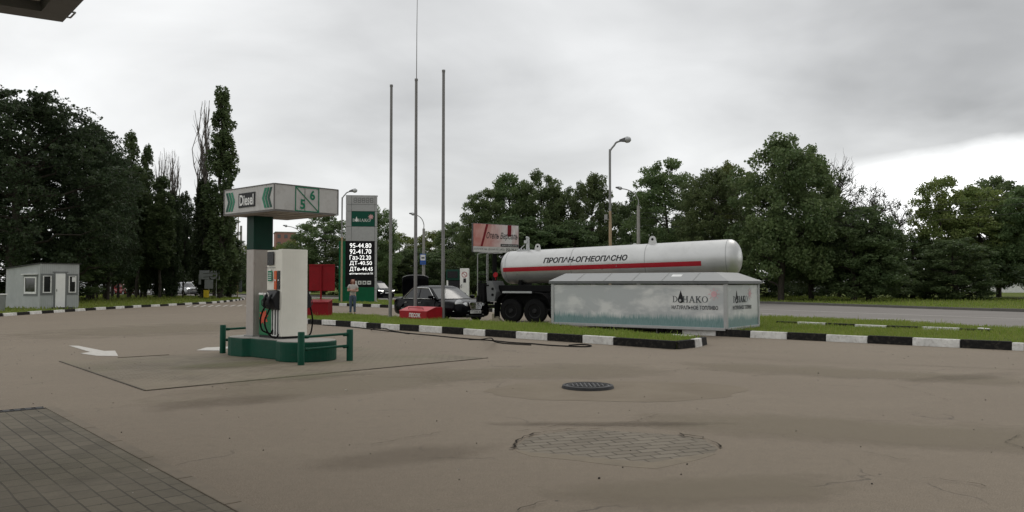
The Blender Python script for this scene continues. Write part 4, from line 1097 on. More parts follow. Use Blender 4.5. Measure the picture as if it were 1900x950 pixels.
for x in (-.25, -2.2, -4.2, -6.1):
    for y in (.2, BW - .2): mb.box((x, y, .135), (.12, .12, .18))
mb.build('foot', chassis_black, root)
mb = MB()
for y in (.9, 1.85):
    mb.lathe([(.001, 0), (.30, .04), (.40, .18), (.40, BL - 1.3), (.30, BL - 1.16), (.001, BL - 1.1)], 20, M=Matrix.Translation((-BL + .5, y, .78)) @ Matrix.Rotation(R(90), 4, 'Y'))
mb.build('gas_vessel', tank_silver, root, smooth=40)
for F, x0, k, par in ((frame((-BL, .018, 0), (1, 0, 0), (0, 0, 1)), 4.55, 1.0, fp), (frame((-.018, 0, 0), (0, 1, 0), (0, 0, 1)), .55, 1.02, ep)):
    mb = MB(); serif_word(mb, F, x0, 1.00, .195 * k, lift=.003); mb.build('lettering', mat('word_grey', (.085, .095, .10), .6), par)
    mb = MB(); drop(mb, F, x0 + .275 * k, 1.075, .098 * k, .29, .006); dd = mb.build('drop_emblem', ink, par)
    mb = MB(); poly_on(mb, F, drop_pts(x0 + .255 * k, 1.06, .04, .05)[:25], .0065, .008); mb.build('drop_highlight', mat('word_pale', (.45, .46, .46), .6), dd)
    mb = MB()
    cx, cy = x0 + 1.36 * k, 1.26
    poly_on(mb, F, [(cx + .095 * math.cos(2 * PI * i / 20), cy + .095 * math.sin(2 * PI * i / 20)) for i in range(20)], .001, .004)
    for i in range(8):
        t = 2 * PI * i / 8; d = Vector((math.cos(t), math.sin(t))); n = Vector((-d.y, d.x)) * .02
        poly_on(mb, F, [tuple(Vector((cx, cy)) + d * .125 + n), tuple(Vector((cx, cy)) + d * .20), tuple(Vector((cx, cy)) + d * .125 - n)], .001, .004)
    mb.build('sun_emblem', pink_print, par)
    put_text('lettering', 'НАТУРАЛЬНОЕ ТОПЛИВО', mat('slogan_grey', (.06, .065, .07), .6), F, x0 + .73 * k, .845, par, width=1.52 * k, height=.125, bold=.03, lift=.004)

# ------------------------------------------------------------------ propane tanker semi-trailer
TO = Vector((-.35, 33.5, 0)); TZ = math.atan2(-.456, .89)
root = thing('tanker_trailer', 'silver propane tank semi-trailer with a red stripe parked behind the advertising box', 'tanker', TO, TZ)
tr, tl, tz0, tilt = .68, 9.75, 2.22, math.atan(.031)
TM = Matrix.Translation((0, 0, tz0)) @ Matrix.Rotation(R(90) - tilt, 4, 'Y')
cap = [(tr * math.sin(a), .40 * (1 - math.cos(a))) for a in [R(90) * i / 9 for i in range(10)]]
prof = [(.001, 0)] + cap[1:] + [(tr, 1.5), (tr, 3.2), (tr, 4.9), (tr, 6.6), (tr, 8.2)] + [(r, tl - z) for r, z in reversed(cap[1:])] + [(.001, tl)]
mb = MB(); mb.lathe(prof, 64, M=TM); tank = mb.build('tank', tank_silver, root, smooth=50)
def TP(s, phi, off=.004):                       # point on the tank skin, camera side; phi = height angle
    return Vector((s, -(tr + off) * math.cos(phi), tz0 + .031 * s + (tr + off) * math.sin(phi)))
mb = MB(); mb.grid(lambda u, v: TP(.33 + 8.09 * u, R(-15.5 - 7.0 * u) + R(14.5 + .6 * u) * v), 40, 6); mb.build('red_band', red_stripe, tank, smooth=60)
vs, fs = text_geo('ПРОПАН-ОГНЕОПАСНО', 1.0, .034, .22)
vs = fit(vs, 3.5, .235)
bm = bmesh.new(); bv = [bm.verts.new(p) for p in vs]
for f in fs:
    try: bm.faces.new([bv[i] for i in f])
    except ValueError: pass
for k in range(-3, 4): bmesh.ops.bisect_plane(bm, geom=bm.verts[:] + bm.edges[:] + bm.faces[:], plane_co=(0, k * .033, 0), plane_no=(0, 1, 0))
bm.verts.index_update()
mb = MB(); mb.add([TP(3.88 + v.co.x, R(16.0 - .9 * v.co.x) + v.co.y / tr, .006) for v in bm.verts], [tuple(v.index for v in f.verts) for f in bm.faces]); bm.free()
mb.build('lettering', ink, tank, fix=False)
weld = mat('weld_seam', (.33, .33, .325), .5, metal=.45)
for s in (.42, 3.3, 6.3, 9.3):
    mb = MB(); mb.T = Matrix.Translation((0, 0, tz0)) @ Matrix.Rotation(R(90) - tilt, 4, 'Y')
    mb.lathe([(tr - .02, s - .02), (tr + .003, s - .012), (tr + .003, s + .012), (tr - .02, s + .02)], 64); mb.build('weld_seam', weld, tank, smooth=40)
def lug(s, y, k=1.0):
    mb = MB(); F = frame((s, y, tz0 + .031 * s + math.sqrt(max(.01, tr * tr - y * y)) - .03), (1, 0, 0), (0, 0, 1)); mb.T = F
    o = [(-.15 * k, 0)] + [(.11 * k * math.cos(PI - PI * i / 10), .17 * k + .11 * k * math.sin(PI * i / 10)) for i in range(11)] + [(.15 * k, 0)]
    h = [(.045 * k * math.cos(2 * PI * i / 10), .17 * k + .045 * k * math.sin(2 * PI * i / 10)) for i in range(10)]
    mb.prism(o, -.015, .015); a = mb.build('lifting_lug', tank_silver, tank, bevel=.004)
    mb = MB(); mb.T = F; mb.prism(h, -.0165, .0165); mb.build('lug_hole', chassis_black, a)
lug(1.62, -.1); lug(6.44, -.1, 1.15); lug(5.55, .45, 1.0)
mb = MB(); zz0 = tz0 + .05 + tr
mb.box((1.12, .0, zz0 + .24), (.12, .08, .52)); mb.box((1.12, -.02, zz0 + .52), (.10, .14, .05), rot=Matrix.Rotation(R(18), 3, 'Y')); mb.box((1.05, -.02, zz0 + .34), (.14, .10, .12)); mb.box((1.0, 0, zz0 - .01), (.62, .30, .05)); mb.tube([(.72, 0, zz0), (.98, 0, zz0 + .22)], .018, 6)
for k in range(5): mb.tube([(.76 + k * .12, -.1, zz0 + .01), (.76 + k * .12, -.1, zz0 + .07)], .02, 6)
mb.build('relief_valve', mat('valve_pale', (.46, .47, .47), .4, metal=.3), tank, bevel=.006)
mb = MB()
for s, q in ((.95, -.42), (2.8, -.30), (4.6, -.35), (5.2, -.2)): mb.tube([TP(s, q, -.01), TP(s, q, .05)], .016, 6)
mb.build('nozzle_stub', galv, tank)
mb = MB()
for y in (-.45, .45): mb.box((4.6, y, 1.27), (8.6, .10, .24))
for s in (.5, 1.5, 2.6, 4.5, 6.5, 8.5): mb.box((s, 0, 1.27), (.10, .80, .16))
for s in (1.0, 3.0, 5.0, 7.0, 8.8): mb.box((s, 0, 1.53 + .02 * s), (.14, 1.0, .32 + .03 * s * .5))
mb.build('chassis', chassis_black, root, bevel=.008)
mb = MB(); mb.box((1.5, -.80, .90), (2.3, .05, .62)); mb.box((1.5, .80, .90), (2.3, .05, .62)); mb.build('splash_guard', chassis_black, root)
mb = MB(); mb.box((1.5, -.62, 1.38), (2.7, .22, .26)); mb.box((2.95, -.72, .95), (.5, .4, .5)); mb.build('side_tank', chassis_black, root, bevel=.02)
hub = mat('hub_grey', (.02, .02, .02), .5, metal=.5)
def truck_wheel(s, y, side):
    M = Matrix.Translation((s, y, .49)) @ Matrix.Rotation(R(90) * side, 4, 'X')
    mb = MB(); mb.lathe([(.26, -.14), (.40, -.14), (.47, -.12), (.488, -.07), (.488, .07), (.47, .12), (.40, .14), (.28, .14), (.26, .10)], 36, M=M); w = mb.build('wheel', rubber, root, smooth=35)
    mb = MB(); mb.lathe([(.001, .02), (.06, .02), (.10, .02)], 12, M=M); mb.lathe([(.001, .15), (.07, .15), (.10, .12), (.10, .03), (.20, .02), (.24, .10), (.275, .11), (.275, -.10), (.001, -.10)], 24, M=M)
    for k in range(8):
        t = 2 * PI * k / 8; p = M @ Vector((.16 * math.cos(t), .16 * math.sin(t), .035)); q = M @ Vector((.16 * math.cos(t), .16 * math.sin(t), .06)); mb.tube([p, q], .014, 6)
    mb.build('rim', hub, w, smooth=40)
for s in (.95, 2.0):
    truck_wheel(s, -1.08, 1); truck_wheel(s, 1.08, -1)
    mb = MB(); mb.tube([(s, -.95, .49), (s, .95, .49)], .06, 10); mb.box((s, -.45, .80), (.10, .12, .62)); mb.box((s, .45, .80), (.10, .12, .62)); mb.build('axle', chassis_black, root)
for sg in (-1, 1):
    arc = [(.30, .45), (.31, .75), (.42, 1.02), (.64, 1.19), (1.0, 1.235), (1.5, 1.24), (2.05, 1.235), (2.38, 1.18), (2.60, 1.0), (2.70, .74)]
    mb = MB(); mb.loft([[(x, sg * .86, z) for x, z in arc] + [(x, sg * .86, z - .02) for x, z in reversed(arc)], [(x, sg * 1.30, z) for x, z in arc] + [(x, sg * 1.30, z - .02) for x, z in reversed(arc)]])
    mg = mb.build('mudguard', chassis_black, root)
    mb = MB(); mb.box((1.28, sg * 1.305, 1.235), (1.30, .012, .075)); mb.build('mudguard_trim', alu, mg, bevel=.003)
    mb = MB(); mb.box((.27, sg * 1.07, .52), (.015, .46, .62)); mb.build('mud_flap', rubber, mg)
mb = MB(); mb.loft([[(-.20, -1.05, .85), (.14, -1.05, .85), (.14, -.1, .85), (-.20, -.1, .85)], [(-.24, -1.05, 1.40), (.22, -1.05, 1.25), (.22, -.1, 1.25), (-.24, -.1, 1.40)], [(-.22, -1.05, 1.68), (.02, -1.05, 1.68), (.02, -.1, 1.68), (-.22, -.1, 1.68)]])
cb = mb.build('rear_cabinet', mat('cabinet_grey', (.15, .155, .155), .5, metal=.3, dirt=(.07, .07, .065)), root, bevel=.01)
mb = MB()
for z in (1.36, 1.12): mb.lathe([(.001, .0), (.055, .0), (.055, .02), (.001, .02)], 12, M=Matrix.Translation((.05, -1.052, z)) @ Matrix.Rotation(R(90), 4, 'X'))
mb.box((-.22, -1.056, 1.5), (.2, .015, .06)); mb.build('cabinet_port', chassis_black, cb)
mb = MB()
for x, y in ((-.62, -1.1), (-.50, -.55)):
    mb.tube(spline([(x, y, .62), (x, y, 1.6), (x, y, 2.65), (x + .04, y, 2.78), (x + .16, y, 2.82), (x + .6, y + .25, 2.83)], 4), .02, 8)
mb.tube([(-.22, -.95, 1.7), (-.22, -.95, 2.8)], .016, 6)
mb.build('hand_rail', galv, root, smooth=50)
mb = MB()
for k in range(5): mb.tube([(-.61, -1.1, .75 + k * .3), (-.51, -.55, .75 + k * .3)], .016, 6)
mb.build('ladder_rung', chassis_black, root)
mb = MB(); mb.box((-.55, 0, .62), (.10, 2.3, .14)); mb.box((-.30, -.8, .78), (.5, .08, .10)); mb.box((-.30, .8, .78), (.5, .08, .10)); bp_ = mb.build('rear_bumper', chassis_black, root, bevel=.01)
for y in (-.98, .98):
    mb = MB(); mb.box((-.62, y, .92), (.10, .30, .34)); a = mb.build('tail_lamp_box', chassis_black, root, bevel=.01)
    mb = MB(); mb.box((-.676, y, .97), (.012, .24, .12)); mb.build('tail_lamp', red_paint, a)
mb = MB(); mb.box((-.48, -.85, 1.20), (.34, .50, .80)); mb.tube(spline([(-.5, -1.0, 1.7), (-.6, -1.05, 1.35), (-.45, -1.12, 1.0), (-.55, -1.1, .7)], 5), .03, 8); mb.build('hose_reel', rubber, root)
mb = MB(); mb.tube([(-.05, -.6, 1.72), (-.05, -.6, 1.92)], .018, 6); mb.lathe([(.09, -.012), (.11, 0), (.09, .012), (.08, 0)], 16, M=Matrix.Translation((-.05, -.62, 1.93)) @ Matrix.Rotation(R(80), 4, 'X')); mb.build('valve_wheel', red_paint, root)
for y in (-.6, .6):
    mb = MB(); mb.box((7.4, y, .72), (.13, .13, 1.2)); mb.box((7.4, y, .06), (.30, .30, .10)); mb.build('landing_leg', chassis_black, root, bevel=.01)
chock = mat('chock', (.30, .27, .19), .85, dirt=(.16, .14, .10))
for s, d, lab in ((2.72, -1, 'concrete wheel chock in front of the tanker wheels, beside the advertising box'), (.33, 1, 'concrete wheel chock behind the rearmost tanker wheel')):
    a = Matrix.Rotation(TZ, 4, 'Z') @ Vector((s, -1.08, 0)) + TO
    mb = MB(); mb.loft([[(-.22 * d, y, .002), (.22 * d, y, .002), (-.10 * d * -1 * -1, y, .34) if False else (-.16 * d, y, .36), (-.22 * d, y, .36)][::1] for y in (-.14, .14)])
    o = mb.build('wheel_chock', chock, bevel=.012); o.location = (a.x, a.y, .0); o.rotation_euler = (0, 0, TZ + (PI if d < 0 else 0) * 0); tag(o, lab, 'wheel chock', 'chocks at the tanker wheels')

# ------------------------------------------------------------------ cars
def bool_cut(o, cutters):
    for c in cutters:
        md = o.modifiers.new('cut', 'BOOLEAN'); md.operation = 'DIFFERENCE'; md.object = c; md.solver = 'EXACT'
    dg = bpy.context.evaluated_depsgraph_get(); dg.update()
    me = bpy.data.meshes.new_from_object(o.evaluated_get(dg))
    if len(me.polygons) > 20:
        o.modifiers.clear(); old = o.data; o.data = me; me.name = old.name
    else: o.modifiers.clear()
    for c in cutters: bpy.data.objects.remove(c)
    o.data.polygons.foreach_set('use_smooth', [True] * len(o.data.polygons)); o.data.set_sharp_from_angle(angle=R(35))

def make_car(name, label, cat, loc, rz, S, group=None):
    L, Wd, H, belt, hood, deck, wb, wr = (S[k] for k in ('L', 'W', 'H', 'belt', 'hood', 'deck', 'wb', 'wr'))
    paint = S['paint']; zb = S.get('zb', .20); detail = S.get('detail', 0); w0 = Wd / 2
    root = thing(name, label, cat, loc, rz, group)
    cf0, cf1, cr0, cr1 = S['cab']; fx = wb / 2 + S.get('fshift', .0); rx = fx - wb
    x0, x1 = L / 2, -L / 2
    st = [(x0, .66, zb + .12, hood - S.get('nose', .22)), (x0 - .06, .80, zb + .05, hood - S.get('nose', .22) * .55), (x0 - .28, .93, zb, hood - .06), (x0 - .65, .985, zb, hood - .01),
          ((x0 + cf0) / 2 - .1, 1, zb, hood + .01), (cf0 + .06, 1, zb, belt - .03), ((cf0 + cr0) / 2, 1, zb, belt), (cr0 - .05, 1, zb, (belt + deck) / 2), (cr0 - .25 if cr0 - .25 > x1 + .35 else x1 + .4, .985, zb, deck),
          (x1 + .25, .95, zb + .02, deck - .01), (x1 + .05, .86, zb + .06, deck - .07), (x1, .74, zb + .12, deck - .16)]
    rings = []
    for x, k, a, b in st:
        w = w0 * k; h = b - a
        half = [(.80 * w, a), (.95 * w, a + .05), (w, a + .32 * h), (.99 * w, a + .68 * h), (.945 * w, b - .05), (.80 * w, b - .002)]
        rings.append([(x, 0, a)] + [(x, y, z) for y, z in half] + [(x, 0, b + .03)] + [(x, -y, z) for y, z in reversed(half)])
    body = MB().loft(rings).build('body', paint, root)
    ss = body.modifiers.new('s', 'SUBSURF'); ss.levels = 2; ss.render_levels = 2
    cut = []
    for x in (fx, rx):
        c = MB(); c.lathe([(.001, -Wd), (wr + .055, -Wd), (wr + .055, -w0 + .30), (.001, -w0 + .30)], 28, M=Matrix.Translation((x, 0, wr)) @ Matrix.Rotation(R(90), 4, 'X'))
        c.lathe([(.001, w0 - .30), (wr + .055, w0 - .30), (wr + .055, Wd), (.001, Wd)], 28, M=Matrix.Translation((x, 0, wr)) @ Matrix.Rotation(R(90), 4, 'X'))
        c = c.build('cut', paint); c.parent = root; cut.append(c)
    bpy.context.view_layer.update()
    bool_cut(body, cut)
    mb = MB()
    for x in (fx, rx): mb.box((x, 0, wr + .12), (wr * 1.9, Wd - .66, wr * 1.5))
    mb.build('wheel_well', black_plastic, body)
    # cabin
    kb = S.get('tumble', .20)
    def xf(t): return cf0 + (cf1 - cf0) * t - 1.0 * max(0, t - .82) ** 1.5
    def xr(t): return cr0 + (cr1 - cr0) * t + S.get('rround', 1.0) * max(0, t - .82) ** 1.5
    def wz(t): return w0 * (.935 - kb * t - .35 * max(0, t - .86) ** 1.4)
    def zz(t): return belt - .02 + (H - belt - .02) * t
    bf, brr = .11, .09
    def ring(t, k=1.0, z=None):
        w = wz(t) * k; z = zz(t) if z is None else z; cx = (xf(t) + xr(t)) / 2
        a = cx + (xf(t) - cx) * k; b = cx + (xr(t) - cx) * k
        p = [(a + bf * (1 - (i / 4) ** 2), w * i / 4, z) for i in range(-4, 5)]
        p += [(a + (b - a) * i / 7, w, z) for i in range(1, 7)]
        p += [(b - brr * (1 - (i / 4) ** 2), w * i / 4, z) for i in range(4, -5, -1)]
        p += [(b + (a - b) * i / 7, -w, z) for i in range(1, 7)]
        return p
    mb = MB(); mb.loft([ring(t) for t in (0, .2, .4, .6, .8, .88, .94)] + [ring(.97, .96, zz(.97)), ring(1.0, .86, H - .018), ring(1.0, .6, H - .004), ring(1.0, .25, H)])
    mb.build('cabin', paint, root, smooth=50)
    T0, T1 = .05, .84
    mb = MB(); mb.grid(lambda u, v: (xf(T0 + (T1 - T0) * v) + bf * (1 - (u * 1.84 - .92) ** 2) + .010, wz(T0 + (T1 - T0) * v) * (u * 1.84 - .92), zz(T0 + (T1 - T0) * v) + .006), 10, 8)
    mb.build('windscreen', glass_wind, root, smooth=60)
    mb = MB(); mb.grid(lambda u, v: (xr(T0 + (T1 - T0) * v) - brr * (1 - (u * 1.80 - .90) ** 2) - .010, wz(T0 + (T1 - T0) * v) * (u * 1.8 - .9), zz(T0 + (T1 - T0) * v) + .006), 10, 8)
    mb.build('rear_window', glass_dark, root, smooth=60)
    qs = S.get('sidewin', ((.075, .47), (.51, .90)))
    for s in (-1, 1):
        for q0, q1 in qs:
            mb = MB(); mb.grid(lambda u, v: (xf(.08 + .74 * v) + (xr(.08 + .74 * v) - xf(.08 + .74 * v)) * (q0 + (q1 - q0) * u), s * (wz(.08 + .74 * v) + .006), zz(.08 + .74 * v)), 6, 6)
            mb.build('side_window', glass_dark, root, smooth=60)
        if S.get('chrome'):
            q0, q1 = qs[0][0] - .02, qs[-1][1] + .025
            P = lambda q, t: (xf(t) + (xr(t) - xf(t)) * q, s * (wz(t) + .012), zz(t))
            pth = [P(q0, .04)] + [P(q0, t) for t in (.3, .6, .84)] + [P(q0 + (q1 - q0) * i / 8, .865 + .02 * math.sin(PI * i / 8)) for i in range(9)] + [P(q1, t) for t in (.84, .6, .3, .04)]
            mb = MB(); mb.tube(pth, .019, 6); mb.tube([P(q0 + (q1 - q0) * i / 6, .035) for i in range(7)], .016, 6); mb.build('window_trim', chrome, root, smooth=50)
        if detail:
            # doors, a few millimetres proud, with their handles
            xa = xf(0) - .12; xm = xa - (xf(0) - xr(0)) * .44; xe = xm - (xf(0) - xr(0)) * .38
            for a, b in ((xa, xm + .012), (xm - .012, xe)):
                zz_ = [(zb + .09, .985), (zb + .25, 1.0), (.62, .998), (belt - .13, .982), (belt - .045, .95)]
                mb = MB()
                for (za, ka), (zc, kc) in zip(zz_, zz_[1:]): mb.add([(a, s * (w0 * ka + .004), za), (b, s * (w0 * ka + .004), za), (b, s * (w0 * kc + .004), zc), (a, s * (w0 * kc + .004), zc)], [(0, 1, 2, 3)])
                d = mb.build('door', paint, root, smooth=60)
                mb = MB(); mb.tube([(b + .10, s * (w0 + .025), belt - .17), (b + .28, s * (w0 + .027), belt - .165)], .016, 6); mb.build('handle', chrome if S.get('chrome') else paint, d)
            mb = MB(); mb.tube([(xa + .25, s * (w0 + .006), .50), (xe - .2, s * (w0 + .006), .50)], .016, 6); mb.build('side_moulding', chrome if S.get('chrome') else paint, root)
        mb = MB(); ca = Matrix.Translation((xf(0) - .22, s * (w0 + .10), belt + .08)) @ Matrix.Diagonal((.5, 1, .75, 1)) ; mb.lathe([(.001, -.13), (.08, -.11), (.11, 0), (.08, .11), (.001, .13)], 12, M=ca @ Matrix.Rotation(R(90), 4, 'X')); mb.box((xf(0) - .20, s * (w0 - .03), belt + .02), (.06, .14, .05)); mb.build('mirror', paint, root, smooth=50)
    for x in (fx, rx):
        for s in (-1, 1):
            M = Matrix.Translation((x, s * (w0 - .125), wr)) @ Matrix.Rotation(R(-90) * s, 4, 'X')
            mb = MB(); r_ = wr; mb.lathe([(r_ * .66, -.10), (r_ * .80, -.105), (r_ * .95, -.09), (r_, -.05), (r_, .05), (r_ * .95, .09), (r_ * .80, .105), (r_ * .67, .10), (r_ * .66, .06)], 28, M=M); wh = mb.build('wheel', rubber, root, smooth=35)
            mb = MB(); mb.lathe([(r_ * .66, .07), (r_ * .70, .10), (r_ * .645, .10), (r_ * .62, .02), (.001, .0), (.001, -.02), (r_ * .66, -.02)], 28, mi=1, M=M)
            for k in range(9):
                t = 2 * PI * k / 9; d = Vector((math.cos(t), math.sin(t), 0)); n = Vector((-d.y, d.x, 0))
                mb.loft([[M @ (d * (r_ * .10) + n * .030 + Vector((0, 0, z))) for z in (.03, .075)] + [M @ (d * (r_ * .10) - n * .030 + Vector((0, 0, z))) for z in (.075, .03)],
                         [M @ (d * (r_ * .66) + n * .022 + Vector((0, 0, z))) for z in (.04, .092)] + [M @ (d * (r_ * .66) - n * .022 + Vector((0, 0, z))) for z in (.092, .04)]], mi=0)
            mb.lathe([(.001, .085), (r_ * .16, .08), (r_ * .18, .03), (.001, .03)], 14, mi=0, M=M)
            mb.lathe([(r_ * .64, .095), (r_ * .69, .103), (r_ * .70, .09)], 28, mi=0, M=M)
            mb.build('rim', [alu, black_plastic], wh, smooth=40)
    # face
    style = S.get('face', 'plain'); nz = x0
    def lamp(y, z, x, ry, rzz, m, yaw, nm='headlight', rim=None):
        M = Matrix.Translation((x, y, z)) @ Matrix.Rotation(yaw, 4, 'Z') @ Matrix.Rotation(R(90), 4, 'Y') @ Matrix.Diagonal((rzz, ry, 1, 1))
        mb = MB(); mb.lathe([(1.0, -.10), (1.0, .0), (.9, .03), (.5, .05), (.001, .058)], 20, M=M); o = mb.build(nm, m, root, smooth=50)
        if rim:
            mb = MB(); mb.lathe([(.98, -.05), (1.10, -.02), (1.12, .012), (1.0, .022), (.98, .0)], 20, M=M); mb.build('bezel', rim, o, smooth=50)
        return o
    if style == 'twin':
        for s in (-1, 1):
            lamp(s * .66, hood - .135, nz - .215, .155, .145, lamp_glass, s * R(24), rim=chrome); lamp(s * .43, hood - .20, nz - .085, .110, .110, lamp_glass, s * R(14), rim=chrome)
        gw0, gw1, ga, gb = .24, .33, hood - .36, hood - .10
        mb = MB(); mb.loft([[(nz - .10, y, z) for y, z in ((-gw0, ga), (gw0, ga), (gw1, gb), (-gw1, gb))], [(nz + .012, y, z) for y, z in ((-gw0, ga), (gw0, ga), (gw1 - .01, gb), (-gw1 + .01, gb))]]); g = mb.build('grille', black_plastic, root)
        mb = MB(); pts = [(nz + .022, -gw0, ga), (nz + .022, gw0, ga), (nz + .018, gw1, gb - .02), (nz + .012, gw1 - .05, gb + .015), (nz + .012, -gw1 + .05, gb + .015), (nz + .018, -gw1, gb - .02), (nz + .022, -gw0, ga)]; mb.tube(pts, .018, 6)
        for k in range(1, 9):
            y = -1 + 2 * k / 9; mb.tube([(nz + .016, y * gw0, ga), (nz + .014, y * gw1, gb)], .012, 5)
        mb.tube([(nz + .017, -gw0 - .05, (ga + gb) / 2), (nz + .017, gw0 + .05, (ga + gb) / 2)], .010, 5)
        mb.build('grille_frame', chrome, g, smooth=50)
        mb = MB(); sidep = lambda y0, y1, z: [(nz + .02 - .42 * (abs(y) / w0) ** 3.2 - .02, y, z) for y in [y0 + (y1 - y0) * i / 8 for i in range(9)]]
        mb.tube(sidep(-.93 * w0, -.30, .47), .018, 6); mb.tube(sidep(.30, .93 * w0, .47), .018, 6); mb.tube(sidep(-.70 * w0, -.34, .335), .018, 6); mb.tube(sidep(.34, .70 * w0, .335), .018, 6); mb.build('bumper_trim', chrome, root, smooth=50)
        mb = MB(); mb.box((nz + .010, 0, .44), (.02, .53, .125)); pl = mb.build('number_plate', plate_white, root, bevel=.004)
        put_text('plate_lettering', 'Т112НМ 36', ink, frame((nz + .021, 0, .44), (0, 1, 0), (0, 0, 1)), 0, 0, pl, width=.46, height=.075, bold=.02, lift=.003)
        mb = MB(); mb.box((nz - .06, 0, .265), (.14, .9, .10)); mb.build('lower_intake', black_plastic, root, bevel=.02)
    else:
        lm = headlamp_on if S.get('lit') else lamp_glass
        for s in (-1, 1):
            if style == 'suv':
                mb = MB(); mb.loft([[(nz - .05 - a, s * y, z) for a, y, z in ((.0, .42, hood - .20), (.05, .60, hood - .24), (.22, .82, hood - .17), (.22, .82, hood - .11), (.05, .60, hood - .15), (0, .42, hood - .15))], [(nz + .012 - a, s * y, z) for a, y, z in ((.0, .42, hood - .20), (.05, .60, hood - .24), (.20, .82, hood - .17), (.20, .82, hood - .11), (.05, .60, hood - .15), (0, .42, hood - .15))]]); mb.build('headlight', lm, root)
                mb = MB(); mb.tube([(nz + .02, s * .40, hood - .21), (nz + .015, s * .52, hood - .36), (nz - .02, s * .74, hood - .46)], .022, 6); mb.build('front_trim', chrome, root)
            else: lamp(s * w0 * .70, hood - .17, nz - .14, .19, .095, lm, s * R(22))
        mb = MB(); mb.box((nz - .015, 0, hood - .21), (.05, .60, .12)); g = mb.build('grille', black_plastic, root, bevel=.02)
        mb = MB(); mb.box((nz + .014, 0, hood - .155), (.012, .66, .02)); mb.box((nz + .014, 0, hood - .21), (.012, .56, .014)); mb.build('grille_bar', chrome, g)
        mb = MB(); mb.box((nz - .01, 0, zb + .16), (.05, .95, .14)); mb.build('lower_intake', black_plastic, root, bevel=.02)
        mb = MB(); mb.box((nz + .015, 0, hood - .36), (.02, .52, .11)); mb.build('number_plate', plate_white, root)
    for s in (-1, 1):
        mb = MB(); mb.box((x1 + .045, s * w0 * .68, deck - .22), (.06, .26, .16)); mb.build('tail_light', red_paint, root, bevel=.02)
    if S.get('boot_open'):
        hx, hz = cr0 - .10, deck + .02
        def lid(u, v):
            y = (u - .5) * 2; x = -.10 - .10 * v + .16 * v * v - .30 * max(0, v - .8) ** 1.2; z = .92 * v - .10 * (abs(y) ** 3.5) * v
            wv = .70 * (1 - .10 * (1 - v)) * (1 - .16 * max(0, v - .75) ** 1.2)
            return (hx + x + .03 * (1 - y * y), y * wv, hz + z)
        mb = MB(); N = 14
        mb.grid(lid, N, N); n0 = len(mb.v); mb.grid(lambda u, v: Vector(lid(u, v)) + Vector((-.045, 0, -.01)), N, N)
        W_ = N + 1; edge = [i for i in range(W_)] + [i * W_ + N for i in range(1, W_)] + [N * W_ + i for i in range(N - 1, -1, -1)] + [i * W_ for i in range(N - 1, 0, -1)]
        mb.f += [(edge[i], edge[(i + 1) % len(edge)], n0 + edge[(i + 1) % len(edge)], n0 + edge[i]) for i in range(len(edge))]; mb.m += [0] * len(edge)
        bl = mb.build('boot_lid', paint, root, smooth=50)
        mb = MB(); mb.tube([tuple(Vector(lid(u / 14, 1.0)) + Vector((.004, 0, .006))) for u in range(0, 15)], .016, 6); mb.build('lid_edge', mat('lid_edge', (.20, .20, .20), .3, metal=.4), bl)
    if S.get('rails'):
        mb = MB()
        for s in (-1, 1): mb.tube([(xf(1) - .1, s * wz(1) * .92, H + .01), (xf(1) - .3, s * wz(1) * .92, H + .05), (xr(1) + .3, s * wz(1) * .92, H + .05), (xr(1) + .1, s * wz(1) * .92, H + .01)], .018, 6)
        mb.build('roof_rail', alu, root, smooth=50)
    return root

make_car('saloon_car', 'black saloon car with round twin headlamps and its boot lid raised', 'car', (-3.06, 34.35, 0), math.atan2(-.775, .63),
         dict(L=5.06, W=1.90, H=1.49, belt=.94, hood=.90, deck=1.0, wb=2.80, wr=.335, fshift=.05, paint=car_black, cab=(1.08, .22, -1.78, -1.00), chrome=True, face='twin', detail=1, boot_open=True, nose=.26))
suv = dict(L=4.6, W=1.84, H=1.70, belt=1.10, hood=1.06, deck=1.12, wb=2.67, wr=.35, paint=car_grey, cab=(1.02, .30, -2.08, -1.75), tumble=.17, sidewin=((.06, .34), (.37, .64), (.67, .90)), rround=.4, rails=True, lit=True)
make_car('crossover_car', 'dark crossover car with slanting lit headlamps emerging from behind the price sign', 'car', (*at(697, 75)[:2], .004), R(-52), dict(suv, face='suv', paint=car_black, detail=1))
make_car('crossover_car', 'silver crossover car with lit headlamps on the road behind the poplars', 'car', (*at(343, 101)[:2], .004), R(-40), dict(suv, paint=car_silver))
sal = dict(L=4.4, W=1.72, H=1.45, belt=.92, hood=.88, deck=.97, wb=2.55, wr=.31, paint=car_white, cab=(.98, .22, -1.55, -.85), lit=True)
make_car('saloon_car', 'white saloon car between the poplar trunks with a green banner behind', 'car', (*at(284, 106)[:2], .004), R(-38), sal)
make_car('saloon_car', 'dark red saloon car seen between the poplar trunks', 'car', (*at(232, 108)[:2], .004), R(-38), dict(sal, paint=car_red))
make_car('saloon_car', 'grey saloon car seen just behind the white van', 'car', (*at(190, 110)[:2], .004), R(-38), dict(sal, paint=car_grey))
make_car('van', 'white van with lit headlamps beside the grey kiosk', 'van', (*at(161, 103)[:2], .004), R(-38), dict(L=4.9, W=1.95, H=2.1, belt=1.2, hood=1.12, deck=1.75, wb=2.9, wr=.34, paint=car_white, cab=(1.55, .75, -2.30, -2.2), tumble=.12, sidewin=((.08, .30), (.34, .60), (.64, .92)), lit=True, rround=.3))

